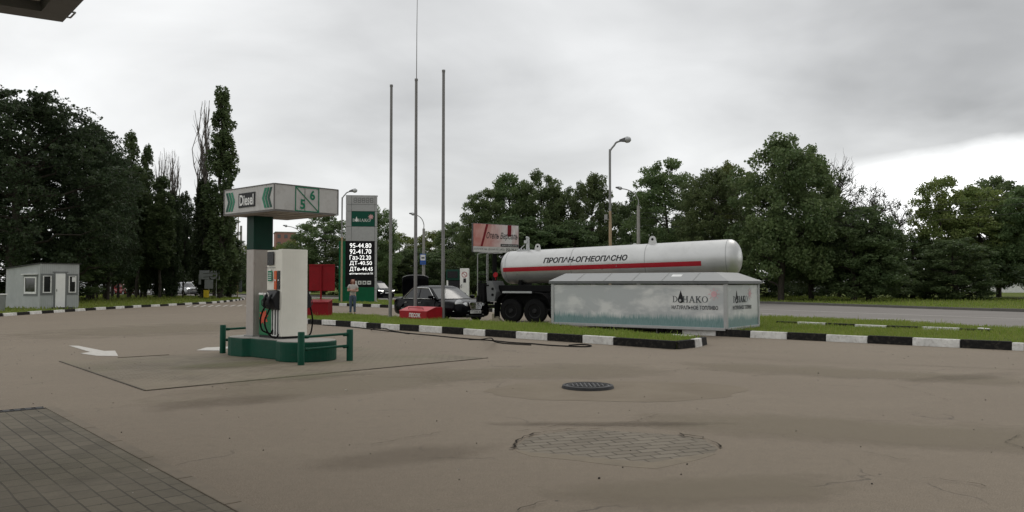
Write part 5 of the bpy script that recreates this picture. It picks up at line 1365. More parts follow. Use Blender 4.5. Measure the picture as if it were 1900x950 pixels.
# ------------------------------------------------------------------ woman on the verge, arms folded
skin = mat('skin', (.46, .27, .20), .55, var=.05); denim = mat('denim', (.075, .105, .15), .8, var=.25, scale=14, dirt=(.16, .20, .26), dirt_amt=.7)
tshirt = mat('t_shirt', (.47, .45, .42), .85, var=.10, scale=20); hair_m = mat('auburn_hair', (.17, .045, .03), .55, var=.3, scale=30); shoe_m = mat('shoe', (.06, .055, .055), .6)
def skin_mesh(name, m, verts, edges, radii, parent, root_i=0, sub=2):
    me = bpy.data.meshes.new(name); me.from_pydata(verts, edges, [])
    o = bpy.data.objects.new(name, me); COL.objects.link(o)
    o.modifiers.new('skin', 'SKIN').use_smooth_shade = True
    s = o.modifiers.new('s', 'SUBSURF'); s.levels = sub; s.render_levels = sub
    for i, r in enumerate(radii):
        d = me.skin_vertices[0].data[i]; d.radius = r if isinstance(r, tuple) else (r, r); d.use_root = (i == root_i)
    dg = bpy.context.evaluated_depsgraph_get(); dg.update()
    me2 = bpy.data.meshes.new_from_object(o.evaluated_get(dg)); me2.name = name
    o.modifiers.clear(); o.data = me2; me2.materials.clear(); me2.materials.append(m)
    me2.polygons.foreach_set('use_smooth', [True] * len(me2.polygons))
    o.parent = parent
    return o
p = at(655, 36.6, .15)
root = thing('person', 'woman with auburn hair in grey T-shirt and blue jeans standing with folded arms', 'person', (p.x, p.y, .15), R(8))
V = [(0, 0, .90), (0, .01, 1.02), (0, .01, 1.16), (0, .01, 1.28), (0, .015, 1.37), (0, 0, 1.43), (0, -.012, 1.48), (0, -.012, 1.54), (0, 0, 1.60),
     (.15, .015, 1.335), (.225, -.03, 1.09), (.10, -.185, 1.075), (-.04, -.205, 1.105), (-.10, -.20, 1.12),
     (-.15, .015, 1.335), (-.225, -.03, 1.09), (-.10, -.165, 1.12), (.04, -.19, 1.145), (.10, -.18, 1.155),
     (.085, 0, .85), (.085, -.015, .48), (.09, .02, .10), (.10, -.10, .035),
     (-.085, 0, .85), (-.095, -.015, .48), (-.105, .02, .10), (-.12, -.10, .035)]
E = [(0, 1), (1, 2), (2, 3), (3, 4), (4, 5), (5, 6), (6, 7), (7, 8), (3, 9), (9, 10), (10, 11), (11, 12), (12, 13), (3, 14), (14, 15), (15, 16), (16, 17), (17, 18), (0, 19), (19, 20), (20, 21), (21, 22), (0, 23), (23, 24), (24, 25), (25, 26)]
rad = [(.135, .11), (.115, .095), (.125, .10), (.135, .10), (.075, .06), .045, (.062, .07), (.078, .085), (.055, .06),
       .05, .040, .036, .026, .028, .05, .040, .036, .026, .028, .085, .055, .036, .035, .085, .055, .036, .035]
body = skin_mesh('body', skin, V, E, rad, root)
# clothes follow the body a little larger
Vs = [(0, 0, .83), (0, .01, 1.02), (0, .01, 1.18), (0, .01, 1.30), (0, .012, 1.385), (.155, .015, 1.33), (.205, -.012, 1.19), (-.155, .015, 1.33), (-.205, -.012, 1.19)]
skin_mesh('t_shirt', tshirt, Vs, [(0, 1), (1, 2), (2, 3), (3, 4), (3, 5), (5, 6), (3, 7), (7, 8)], [(.155, .13), (.140, .115), (.150, .125), (.155, .12), (.075, .065), .066, .068, .066, .068], root)
Vj = [(0, 0, .93), (0, 0, .84), (.082, 0, .76), (.078, -.015, .48), (.086, .02, .09), (-.088, 0, .76), (-.088, -.015, .48), (-.105, .02, .09)]
skin_mesh('jeans', denim, Vj, [(0, 1), (1, 2), (2, 3), (3, 4), (1, 5), (5, 6), (6, 7)], [(.142, .12), (.15, .125), .098, .068, .050, .098, .068, .050], root)
for s in (1, -1): skin_mesh('shoe', shoe_m, [(.092 * s if s > 0 else -.107, .05, .045), (.098 * s if s > 0 else -.114, -.05, .04), (.104 * s if s > 0 else -.124, -.135, .03)], [(0, 1), (1, 2)], [.056, .056, .042], root)
skin_mesh('hair', hair_m, [(0, .02, 1.615), (0, .045, 1.57), (0, .06, 1.50), (0, .06, 1.40), (.065, .0, 1.56), (.078, -.005, 1.47), (.08, -.03, 1.36), (-.065, .0, 1.56), (-.078, -.005, 1.47), (-.08, -.03, 1.36)], [(0, 1), (1, 2), (2, 3), (1, 4), (4, 5), (5, 6), (1, 7), (7, 8), (8, 9)], [(.075, .06), (.085, .07), (.08, .05), (.06, .035), .04, .035, .022, .04, .035, .022], root)
mb = MB()
for s in (-1, 1): mb.lathe([(.001, -.008), (.010, 0), (.001, .008)], 8, M=Matrix.Translation((s * .030, -.095, 1.545)))
mb.build('eyes', ink, body)
mb = MB(); mb.loft([[(-.010, -.088, 1.545), (.010, -.088, 1.545), (0, -.085, 1.55)], [(-.016, -.095, 1.505), (.016, -.095, 1.505), (0, -.118, 1.510)]]); mb.build('nose', skin, body, smooth=60)
mb = MB(); mb.box((0, -.088, 1.480), (.042, .012, .010)); mb.build('mouth', mat('lips', (.34, .10, .09), .5), body, bevel=.003)
# fingers of the two hands, lying over the opposite upper arms
for (hx, hy, hz), d in (((-.115, -.20, 1.125), -1), ((.115, -.18, 1.158), 1)):
    mb = MB()
    for k in range(4): mb.tube([(hx, hy - .012, hz + .022 - k * .017), (hx + d * .035, hy - .014, hz + .026 - k * .018), (hx + d * (.062 - .004 * abs(k - 1)), hy + .004, hz + .028 - k * .019), (hx + d * (.078 - .006 * abs(k - 1)), hy + .03, hz + .026 - k * .018)], [.0095, .009, .0085, .006], 8)
    mb.tube([(hx - d * .01, hy + .0, hz + .02), (hx + d * .018, hy + .0, hz + .045), (hx + d * .03, hy + .012, hz + .065)], [.011, .010, .007], 8)
    mb.build('hand', skin, body, smooth=60)

# ------------------------------------------------------------------ grey kiosk at the left
kc = Vector((-27.35, 46.6, .1)); ka = math.atan2(-2.2, 3.3)
root = thing('kiosk', 'small grey panelled kiosk with a narrow white door and lean-to roof', 'kiosk', kc, ka)
# local x from -KL to 0 is the long face (y = 0), local y from 0 to KW the door face (x = 0)
KL, KW = 4.1, 2.25
siding = bpy.data.materials.new('siding'); nt, b, _ = nodes(siding); v = coords(nt)
sx = nt.nodes.new('ShaderNodeSeparateXYZ'); nt.links.new(v, sx.inputs[0])
rib = mth(nt, 'FRACT', mth(nt, 'MULTIPLY', mth(nt, 'ADD', sx.outputs['X'], sx.outputs['Y']), 9.0))
c = mixc(nt, rng(nt, mk_noise(nt, v, 1.4, 6, .65), .35, .65), (.33, .345, .335), (.40, .415, .405))
c = mixc(nt, mth(nt, 'LESS_THAN', rib, .10), c, (.23, .24, .23))
c = mixc(nt, rng(nt, mk_noise(nt, v, 3.5, 7, .7), .55, .75, 0, .4), c, (.25, .25, .225))
nt.links.new(c, b.inputs['Base Color']); b.inputs['Roughness'].default_value = .6; bump(nt, b, rib, .25, .01)
mb = MB(); hN, hF = 2.62, 2.36
mb.loft([[(-KL, 0, 0), (0, 0, 0), (0, KW, 0), (-KL, KW, 0)], [(-KL, 0, hF), (0, 0, hN), (0, KW, hN), (-KL, KW, hF)]]); mb.build('wall', siding, root)
mb = MB(); mb.loft([[(-KL - .12, -.10, hF - .005), (.06, -.10, hN + .007), (.06, KW + .10, hN + .007), (-KL - .12, KW + .1, hF - .005)], [(-KL - .12, -.10, hF + .04), (.06, -.10, hN + .05), (.06, KW + .10, hN + .05), (-KL - .12, KW + .1, hF + .04)]]); mb.build('roof', mat('roof_felt', (.05, .05, .05), .8, dirt=(.12, .11, .10)), root)
mb = MB()
for k in range(-2, 3): mb.box((0, 0, 0), (.001, .001, .001)) if False else None
grey_trim = mat('kiosk_trim', (.16, .168, .165), .6)
def kwin(F, x0, x1, z0, z1, fr=.085, curtain=False, canopy=False):
    mb = MB(); mb.T = F
    for q in ([(x0 - .12, z0 - .14), (x1 + .12, z0 - .14), (x1 + .12, z0 - .002), (x0 - .12, z0 - .002)], [(x0 - .12, z1 + .002), (x1 + .12, z1 + .002), (x1 + .12, z1 + .12), (x0 - .12, z1 + .12)],
              [(x0 - .12, z0), (x0 - .002, z0), (x0 - .002, z1), (x0 - .12, z1)], [(x1 + .002, z0), (x1 + .12, z0), (x1 + .12, z1), (x1 + .002, z1)]): mb.prism(q, .001, .012)
    mb.build('window_surround', grey_trim, root)
    mb = MB(); mb.T = F
    for q in ([(x0, z0), (x1, z0), (x1, z0 + fr), (x0, z0 + fr)], [(x0, z1 - fr * .6), (x1, z1 - fr * .6), (x1, z1), (x0, z1)], [(x0, z0 + fr), (x0 + fr, z0 + fr), (x0 + fr, z1 - fr * .6), (x0, z1 - fr * .6)], [(x1 - fr, z0 + fr), (x1, z0 + fr), (x1, z1 - fr * .6), (x1 - fr, z1 - fr * .6)]): mb.prism(q, .001, .045)
    w = mb.build('window', white_paint, root)
    mb = MB(); mb.T = F; mb.prism([(x0 + fr, z0 + fr), (x1 - fr, z0 + fr), (x1 - fr, z1 - fr * .6), (x0 + fr, z1 - fr * .6)], .002, .014); mb.build('pane', glass_dark, w)
    if curtain:
        mb = MB(); mb.T = F; mb.prism([(x0 + .2, z1 - .35), (x1 - .01, z1 - .35), (x1 - .01, z1 - .07), (x0 + .2, z1 - .07)], .0145, .019); mb.build('notice', white_print, w)
    if canopy:
        mb = MB(); mb.T = F; mb.prism([(x0 - .20, z1 + .13), (x1 + .14, z1 + .13), (x1 + .14, z1 + .17), (x0 - .20, z1 + .17)], .001, .14); mb.build('drip_hood', white_paint, root)
F1 = frame((-KL, -.002, 0), (1, 0, 0), (0, 0, 1)); F2 = frame((.002, 0, 0), (0, 1, 0), (0, 0, 1))
kwin(F1, 2.30, 3.72, .86, 1.86, .12, canopy=True)
kwin(F2, .14, .62, .92, 1.92, .055); kwin(F2, 1.62, 2.06, .92, 1.92, .055, curtain=True)
mb = MB(); mb.T = F2; mb.prism([(.86, -.0), (1.42, -.0), (1.42, 2.03), (.86, 2.03)], .001, .04); d = mb.build('door', mat('door_white', (.78, .78, .75), .5, var=.04), root, bevel=.01)
mb = MB(); mb.T = F2; mb.prism([(.90, 1.0), (.94, 1.0), (.94, 1.14), (.90, 1.14)], .0405, .07); mb.build('handle', galv, d)
mb = MB(); mb.T = F2
for q in ([(.76, 0), (.855, 0), (.855, 2.10), (.76, 2.10)], [(1.425, 0), (1.52, 0), (1.52, 2.10), (1.425, 2.10)], [(.70, 2.105), (1.60, 2.105), (1.60, 2.17), (.70, 2.17)]): mb.prism(q, .001, .014)
mb.build('door_surround', grey_trim, root)
mb = MB(); mb.box((.42, 1.14, .035), (.82, .95, .075)); mb.build('doorstep', mat('step_dark', (.045, .045, .042), .8), root, bevel=.01)
p = at(-6, 42.5, .1)
root = thing('waste_bin', 'pale grey waste bin on the kerb cut off by the left edge of the photo', 'bin', p, R(10))
mb = MB(); mb.loft([[(-.30, -.3, 0), (.30, -.3, 0), (.30, .3, 0), (-.30, .3, 0)], [(-.36, -.34, .86), (.36, -.34, .86), (.36, .34, .86), (-.36, .34, .86)]]); mb.build('bin_body', sign_back, root, bevel=.015)
mb = MB(); mb.box((0, 0, .895), (.80, .76, .06)); mb.build('lid', white_paint, root, bevel=.02)

# ------------------------------------------------------------------ street lamps and poles
lamp_grey = mat('lamp_post_grey', (.24, .24, .235), .5, metal=.3)
lampm = mat('lamp_head', (.12, .12, .12), .5, metal=.3)
def street_lamp(px, D, top, arm, label, m, z=.1, r=.085, arm_up=.45, head=.82, style='bend'):
    p = at(px, D, z); h = zat(top, D) - z
    root = thing('street_lamp', label, 'street lamp', p, 0, 'street lamps along the road')
    s = 1 if arm > 0 else -1; A = abs(arm)
    mb = MB()
    if style == 'bend':
        mb.tube(spline([(0, 0, 0), (0, 0, h * .5), (0, 0, h - .75), (s * .04, 0, h - .42), (s * .22, 0, h - .18), (s * A * .6, 0, h - .03), (s * A, 0, h + .05)], 5), [r] * 6 + [r * .8] * 8 + [r * .62] * 17, 10)
    else:
        mb.tube([(0, 0, 0), (0, 0, h - 1.5)], [r * 1.5, r * 1.05], 10)
    if style == 'bend':
        for i in range(len(mb.f)): mb.m[i] = 1 if sum(mb.v[k].z for k in mb.f[i]) / len(mb.f[i]) > h * .60 else 0
    mb.build('pole', [m, lamp_grey] if style == 'bend' else m, root, smooth=50)
    if style != 'bend':
        mb = MB(); mb.tube(spline([(0, 0, h - 1.55), (0, 0, h - 1.0), (s * A * .22, 0, h - .42), (s * A * .6, 0, h - .08), (s * A, 0, h + .04)], 5), .045, 8); mb.build('arm', galv, root, smooth=50)
    mb = MB(); M = Matrix.Translation((s * (A + .22 * head), 0, h + .09)) @ Matrix.Rotation(R(-8) * s, 4, 'Y')
    mb.T = M; mb.loft([[(-.30 * head, -.07, -.04), (-.30 * head, .07, -.04), (-.30 * head, .07, .06), (-.30 * head, -.07, .06)], [(.05 * head, -.13, -.09), (.05 * head, .13, -.09), (.05 * head, .12, .12), (.05 * head, -.12, .12)]]); hd = mb.build('lamp_head', lampm, root, bevel=.015)
    mb = MB(); M2 = M @ Matrix.Translation((.20 * head, 0, .0)) @ Matrix.Diagonal((.24 * head, .17, .17, 1)); mb.lathe([(.001, -1), (.5, -.87), (.87, -.5), (1, 0), (.87, .5), (.5, .87), (.001, 1)], 14, M=M2); mb.build('lamp_glass', mat('lamp_pale', (.42, .43, .43), .25, metal=.3), hd, smooth=60)
    return root, h
L1, h1 = street_lamp(1132.5, 40.5, 262, .55, 'tall rusty tan lamp post rising behind the middle of the tank', lamp_orange, r=.075)
mb = MB(); zc = zat(403, 40.5) - .1; mb.box((-.22, -.05, zc), (.14, .16, .26)); mb.tube([(0, 0, zc - .12), (-.22, -.05, zc - .12)], .02, 6); mb.build('camera_housing', galv, L1, bevel=.01)
street_lamp(634, 60, 356, .60, 'slim tan lamp post standing just left of the price sign', lamp_orange, r=.07)
street_lamp(1185, 71.5, 350, -1.6, 'grey concrete lamp post with a curved arm behind the tanker', concrete, style='arm', r=.13)
street_lamp(786, 86, 398, -1.15, 'concrete lamp post with a bus stop sign behind the flagpoles', concrete, style='arm', r=.13)
street_lamp(557, 106, 420, -1.9, 'far lamp post with a curved arm between the pump pillar and the price sign', concrete, style='arm', r=.12)
p = at(785, 85.7)
root = thing('bus_stop_sign', 'blue and white bus stop sign fixed to a concrete lamp post', 'bus stop sign', (p.x, p.y - .16, 0), 0)
mb = MB(); mb.box((0, 0, zat(481, 85.7)), (.62, .04, 1.15)); a = mb.build('plate', blue_sign, root)
mb = MB(); mb.box((0, -.023, zat(478, 85.7)), (.52, .006, .60)); mb.build('panel', white_print, a)
mb = MB(); mb.box((0, -.028, zat(478.5, 85.7)), (.34, .004, .18)); mb.box((-.02, -.023, zat(488, 85.7)), (.4, .006, .05)); mb.build('symbol', ink_grey, a)
p = at(441, 84, .1)
root = thing('steel_pole', 'slim steel pole at the kerb left of the pump pillar', 'pole', p)
mb = MB(); mb.tube([(0, 0, 0), (0, 0, 4.6)], .075, 10); mb.tube([(0, 0, 4.6), (0, 0, 10.2)], .055, 10); mb.build('pole', lamp_orange, root, smooth=50)
mb = MB(); mb.lathe([(.001, 10.19), (.07, 10.19), (.06, 10.26), (.001, 10.27)], 10); mb.build('cap', lamp_orange, root)
p = at(446.5, 126, .1)
root = thing('concrete_pole', 'thick pale concrete pole beyond the road left of the pump pillar', 'pole', p)
mb = MB(); mb.tube([(0, 0, 0), (0, 0, zat(420, 126))], [.24, .17], 10); mb.build('pole', concrete, root, smooth=50)
mb = MB(); mb.tube([(0, 0, 0), (0, 0, 1.9)], [.26, .255], 10); mb.build('painted_foot', mat('pole_foot', (.08, .085, .10), .8), root)
mb = MB(); mb.box((0, -.24, 5.2), (.3, .06, .55)); mb.box((0, -.24, 3.6), (.3, .06, .4)); mb.build('bill', white_print, root)

# road signs seen from behind
p = at(388, 78, .1)
root = thing('road_sign', 'cluster of grey road sign backs on a post in front of the poplars', 'road sign', p, R(-5))
mb = MB(); mb.tube([(0, 0, 0), (0, 0, 2.75)], .04, 8); mb.tube([(.72, 0.05, 0), (.72, .05, 2.8)], .03, 8); mb.build('post', galv, root)
mb = MB(); mb.box((-.48, -.03, 2.28), (.96, .025, .86)); mb.build('square_plate', sign_back, root, bevel=.03)
mb = MB(); mb.lathe([(.001, -.012), (.42, -.012), (.42, .012), (.001, .012)], 28, M=Matrix.Translation((.45, -.03, 2.28)) @ Matrix.Rotation(R(90), 4, 'X')); mb.build('round_plate', sign_back, root)
mb = MB(); mb.box((.0, -.03, 1.38), (.86, .025, .88)); mb.build('lower_plate', sign_back, root, bevel=.02)
mb = MB(); mb.box((.98, .1, 2.25), (.10, .03, .85), rot=Matrix.Rotation(R(70), 3, 'Z')); mb.build('side_plate', sign_back, root)
mb = MB(); mb.box((-1.02, .2, 1.85), (.24, .02, 1.0)); mb.build('side_plate', sign_back, root)
mb = MB()
for z in (2.45, 2.10): mb.box((0, -.055, z), (1.1, .025, .04), rot=Matrix.Rotation(R(-4), 3, 'Y'))
mb.build('clamp_bar', chassis_black, root)
p = at(383.5, 77.3, .1)
root = thing('yellow_box', 'small yellow box on the grass below the grey road sign backs', 'box', p)
mb = MB(); mb.box((0, 0, .42), (.46, .30, .66)); mb.build('body', yellow, root, bevel=.03)
mb = MB(); mb.box((0, 0, .78), (.50, .34, .06)); mb.build('lid', yellow, root, bevel=.02)
mb = MB(); mb.box((0, 0, .045), (.40, .26, .09)); mb.build('base', chassis_black, root)
p = at(290, 118, .1)
root = thing('green_banner', 'green banner on two posts across the road behind the poplar trunks', 'banner', p, R(-10))
mb = MB(); mb.box((0, 0, 2.55), (2.0, .05, 1.25)); a = mb.build('board', mat('banner_green', (.01, .22, .10), .5), root)
mb = MB(); mb.box((.3, -.03, 2.5), (.9, .01, .08)); mb.box((.3, -.03, 2.75), (.7, .01, .10)); mb.build('banner_print', white_print, a)
mb = MB(); mb.tube([(-.9, .06, 0), (-.9, .06, 3.1)], .05, 6); mb.tube([(.9, .06, 0), (.9, .06, 3.1)], .05, 6); mb.build('post', galv, root)

# ------------------------------------------------------------------ manhole, cable, far buildings, overhead wires
iron = mat('cast_iron', (.035, .035, .036), .6, metal=.4)
iron2 = mat('cast_iron_worn', (.075, .074, .075), .5, metal=.5, scale=9, dirt=(.05, .045, .04))
root = thing('manhole_cover', 'round cast iron manhole cover standing slightly proud of the asphalt', 'manhole cover', (MH.x, MH.y, 0))
mb = MB(); mb.lathe([(.30, .004), (.40, .004), (.385, .045), (.345, .05), (.335, .02), (.30, .02)], 48); mb.build('ring', iron, root, smooth=30)
mb = MB(); mb.lathe([(.001, .010), (.333, .010), (.333, .042), (.31, .046), (.001, .046)], 40); cv = mb.build('lid', iron2, root, smooth=30)
mb = MB()
for k in range(-4, 5):
    for j in range(-4, 5):
        x, y = k * .065, j * .065
        if x * x + y * y < .27 ** 2: mb.box((x, y, .050), (.045, .022, .010) if (k + j) % 2 else (.022, .045, .010))
mb.lathe([(.275, .044), (.29, .055), (.30, .055), (.31, .044)], 40); mb.build('lid_pattern', iron, cv)
pts = [(600, 602.5), (650, 606), (700, 611.5), (760, 618), (805, 622), (850, 626.5), (880, 629), (905, 630.5), (950, 635), (985, 637), (1020, 640), (1060, 642), (1088, 642.5), (1096, 640.5), (1080, 638.5), (1055, 640)]
path = [G(x, y, .02) + Vector((0, -.02, 0)) for x, y in pts]
mb = MB(); mb.tube(spline(path, 5), .016, 8)
loop = [G(870, 629.5, .02), G(892, 629, .03), G(903, 627, .10), G(911, 626.5, .22), G(914, 628, .27), G(917, 632, .16), G(919, 633.5, .03), G(940, 636.5, .02), G(985, 639, .02)]
loop = [p + Vector((0, -.10, 0)) for p in loop]
mb.tube(spline(loop, 6), .014, 8)
lp2 = [G(690, 611.5, .02), G(696, 609, .10), G(706, 608.3, .16), G(718, 609.5, .12), G(726, 612.5, .03), G(760, 618.8, .02)]
mb.tube(spline([p + Vector((0, -.06, 0)) for p in lp2], 6), .016, 8)
tag(mb.build('cable', rubber, smooth=60), 'black cable lying in loops along the foot of the striped kerb', 'cable')

p = at(528, 330)
root = thing('apartment_building', 'distant red brick block showing above the trees left of the price sign', 'building', (p.x, p.y, 0), R(20))
brick = mat('far_brick', (.30, .155, .13), .8)
mb = MB(); mb.box((0, 0, 11.0), (8, 12, 22.0)); mb.build('wall', brick, root)
mb = MB(); mb.box((0, 0, 22.15), (8.5, 12.5, .3)); mb.build('roof', concrete, root)
for i in range(3):
    for z in (17.4, 20.4): 
        mb = MB(); mb.box((-2.7 + i * 2.7, -6.01, z), (1.3, .06, 1.5)); mb.build('window', glass_wind, root)
p = at(1862, 128)
root = thing('blue_building', 'low white and blue shed glimpsed under the trees at the far right', 'building', (p.x, p.y, 0), R(-15))
mb = MB(); mb.box((0, 0, 1.9), (11, 8, 3.8)); mb.build('wall', white_paint, root)
mb = MB(); mb.box((0, 0, 3.3), (11.1, 8.1, 1.3)); mb.build('blue_band', blue_sign, root)
mb = MB(); mb.box((0, 0, 4.0), (11.6, 8.6, .3)); mb.build('roof', car_grey, root)
p = at(1492, 135)
root = thing('grey_building', 'pale grey shed seen through the gap between the right-hand trees', 'building', (p.x, p.y, 0), R(10))
mb = MB(); mb.box((0, 0, 2.6), (9, 8, 5.2)); mb.build('wall', mat('shed_grey', (.34, .35, .35), .8), root)
mb = MB(); mb.box((0, 0, 5.35), (9.6, 8.6, .3)); mb.build('roof', car_grey, root)
wires = mat('wire', (.02, .02, .02), .6)
for k, (z, lab) in enumerate(((7.0, 'lowest overhead cable sagging along the right-hand trees'), (7.7, 'middle overhead cable in front of the right-hand trees'), (8.2, 'topmost overhead cable in front of the right-hand trees'))):
    a, b = Vector((11.8, 75, z)), Vector((45, 58, z + .6))
    mb = MB(); mb.tube([a.lerp(b, i / 16) - Vector((0, 0, .9 * 4 * (i / 16) * (1 - i / 16))) for i in range(17)], .016, 5)
    tag(mb.build('overhead_cable', wires), lab, 'cable', 'overhead cables along the far verge')

# ------------------------------------------------------------------ trees: tapered trunk with limbs, crowns of many small leaves
def leaves_mesh(name, C, size, m, seed, asp=.62, droop=0.0):
    rs = np.random.default_rng(seed); n = len(C)
    a = rs.normal(size=(n, 3)); a[:, 2] = a[:, 2] * .8 - droop; a /= np.linalg.norm(a, axis=1)[:, None]
    b = rs.normal(size=(n, 3)); b -= a * (a * b).sum(1)[:, None]; b /= np.linalg.norm(b, axis=1)[:, None]
    s = size * rs.uniform(.55, 1.25, n)[:, None]
    V = np.stack([C + a * s, C + b * s * asp, C - a * s * .8, C - b * s * asp], 1).astype(np.float32)
    me = bpy.data.meshes.new(name)
    me.vertices.add(4 * n); me.vertices.foreach_set('co', V.reshape(-1))
    me.loops.add(4 * n); me.loops.foreach_set('vertex_index', np.arange(4 * n, dtype=np.int32))
    me.polygons.add(n); me.polygons.foreach_set('loop_start', np.arange(0, 4 * n, 4, dtype=np.int32))
    me.materials.append(m); me.update(calc_edges=True)
    return me
def wood_mesh(paths, m):
    mb = MB()
    for pth, rad, n in paths: mb.tube(pth, rad, n)
    o = mb.build('w', m, smooth=60); me = o.data; bpy.data.objects.remove(o); return me
def crook(a, b, k, rr, n=5):
    a, b = Vector(a), Vector(b); L = (b - a).length
    return [a.lerp(b, i / n) + Vector((rr.uniform(-1, 1), rr.uniform(-1, 1), rr.uniform(-.5, .5))) * L * k * math.sin(PI * i / n) for i in range(n + 1)]

def broad_tree(seed, h=12.0, cr=3.8, base=1.6, nb=250, nl=155, lsize=.128, m=None, ragged=0.0, top=.5, lift=0.0):
    """crown = many uneven leaf clusters on the ends of limbs"""
    rr = random.Random(seed); rs = np.random.default_rng(seed)
    wood = []; lean = Vector((rr.uniform(-.4, .4), rr.uniform(-.4, .4), 0))
    tr = crook((0, 0, -.1), (lean.x, lean.y, h * .82), .02, rr, 8)
    wood.append((tr, [.26 * (1 - .88 * i / 8) * h / 12 + .02 for i in range(9)], 9))
    C = []
    lobes = [(rr.uniform(0, 2 * PI), rr.uniform(.25, .95), rr.uniform(.75, 1.25)) for _ in range(9)]
    for k in range(nb):
        for _ in range(30):
            t = rr.random() ** .85; z = base + (h - base) * t
            # outline: widest a bit below the middle, lobed around
            prof = max(.05, 1 - abs((t - .42) / .60) ** 2.6) ** .5
            th = rr.uniform(0, 2 * PI)
            lob = 1 + .32 * noise.noise(Vector((math.cos(th) * 1.3 + seed, math.sin(th) * 1.3, t * 2.6 + seed * .37)))
            R_ = cr * prof * lob
            r = R_ * math.sqrt(rr.uniform(.05, 1.0))
            if rr.random() < .45 + .75 * (r / max(.1, cr)): break
        z += .9 * noise.noise(Vector((math.cos(th) * 2 + seed, math.sin(th) * 2, 7.7))) * t
        c = Vector((lean.x * t + r * math.cos(th), lean.y * t + r * math.sin(th), z))
        br = rr.uniform(.48, 1.0) * (cr / 3.8) * (1 - .28 * t)
        n = int(nl * br * br / .45)
        if ragged and rr.random() < ragged * (.3 + t): n = int(n * .08)
        d = rs.normal(size=(n, 3)); d /= np.linalg.norm(d, axis=1)[:, None]
        q = d * (br * rs.uniform(.25, 1.0, n) ** .55)[:, None]; q[:, 2] *= .72
        C.append(np.array(c)[None] + q + rs.normal(size=(n, 3)) * .06)
        if k % 6 == 0 or ragged:
            f = max(.12, min(.92, (z - .25 * r - .3) / (h * .82))); i = f * 8; i0 = min(7, int(i)); p0 = tr[i0].lerp(tr[i0 + 1], i - i0)
            wood.append((crook(p0, c + Vector((0, 0, br * .4)), .10, rr, 5), [(.085 * (1 - .8 * j / 5) + .008) * (1.1 - .6 * f) * h / 12 for j in range(6)], 6))
            if ragged:
                for _ in range(3):
                    e = c + Vector((rr.uniform(-1, 1), rr.uniform(-1, 1), rr.uniform(.2, 1.2))) * 1.1
                    wood.append((crook(c, e, .15, rr, 4), [.03, .024, .018, .012, .007], 5))
    C = np.vstack(C)
    return wood_mesh(wood, bark), leaves_mesh('crown', C, lsize, m or leaf_green, seed)

def poplar(seed, h=20.0, r=1.15, lo=.06, bare=0.0, m=None):
    """upright column of steep limbs; bare = share of the height that carries only dead twigs"""
    rr = random.Random(seed); rs = np.random.default_rng(seed); C = []; wood = []
    tr = crook((0, 0, -.1), (rr.uniform(-.2, .2), 0, h * .93), .01, rr, 10); wood.append((tr, [.24 * (1 - .93 * i / 10) + .012 for i in range(11)], 8))
    hl = h * (1 - bare)
    for k in range(int(h * 12)):
        t = lo + (1 - lo) * rr.random(); z = hl * t; th = rr.uniform(0, 2 * PI)
        pr = r * (min(1, (t - lo) * 5 + .25)) * (1 - max(0, t - .55) ** 1.3 * 1.75) * (.88 + .38 * noise.noise(Vector((seed, z * .35, 1.1))) + .34 * noise.noise(Vector((math.cos(th) * 1.4, math.sin(th) * 1.4 + seed, z * .8))))
        q = pr * math.sqrt(rr.uniform(.05, 1))
        c = Vector((q * math.cos(th), q * math.sin(th), z)); br = rr.uniform(.28, .5) * (1.1 - .35 * t)
        n = int(80 * br / .35); d = rs.normal(size=(n, 3)); d /= np.linalg.norm(d, axis=1)[:, None]
        v = d * (br * rs.uniform(.2, 1, n) ** .5)[:, None]; v[:, 2] *= 1.9
        C.append(np.array(c)[None] + v)
        if k % 5 == 0: wood.append((crook((0, 0, max(.3, z - 2.2)), c + Vector((0, 0, .4)), .05, rr, 4), [.05, .04, .03, .02, .01], 5))
    if bare:
        for k in range(26):
            z0 = hl * rr.uniform(.55, 1.0) ; th = rr.uniform(0, 2 * PI); a = rr.uniform(.2, .85) * r
            zt = z0 + (h - z0) * rr.uniform(.45, 1.0)
            p = crook((0, 0, z0 - 1.2), (a * math.cos(th) + rr.uniform(-.15, .15), a * math.sin(th), zt), .05, rr, 6)
            wood.append((p, [.055 * (1 - .8 * i / 6) + .008 for i in range(7)], 5))
            for _ in range(6):
                i = rr.randint(2, 5); e = p[i] + Vector((rr.uniform(-.45, .45), rr.uniform(-.3, .3), rr.uniform(.6, 1.6)))
                wood.append((crook(p[i], e, .08, rr, 3), [.022, .017, .012, .007], 4))
    C = np.vstack(C)
    return wood_mesh(wood, bark if not bare else twig), leaves_mesh('crown', C, .135, m or leaf_dark, seed)

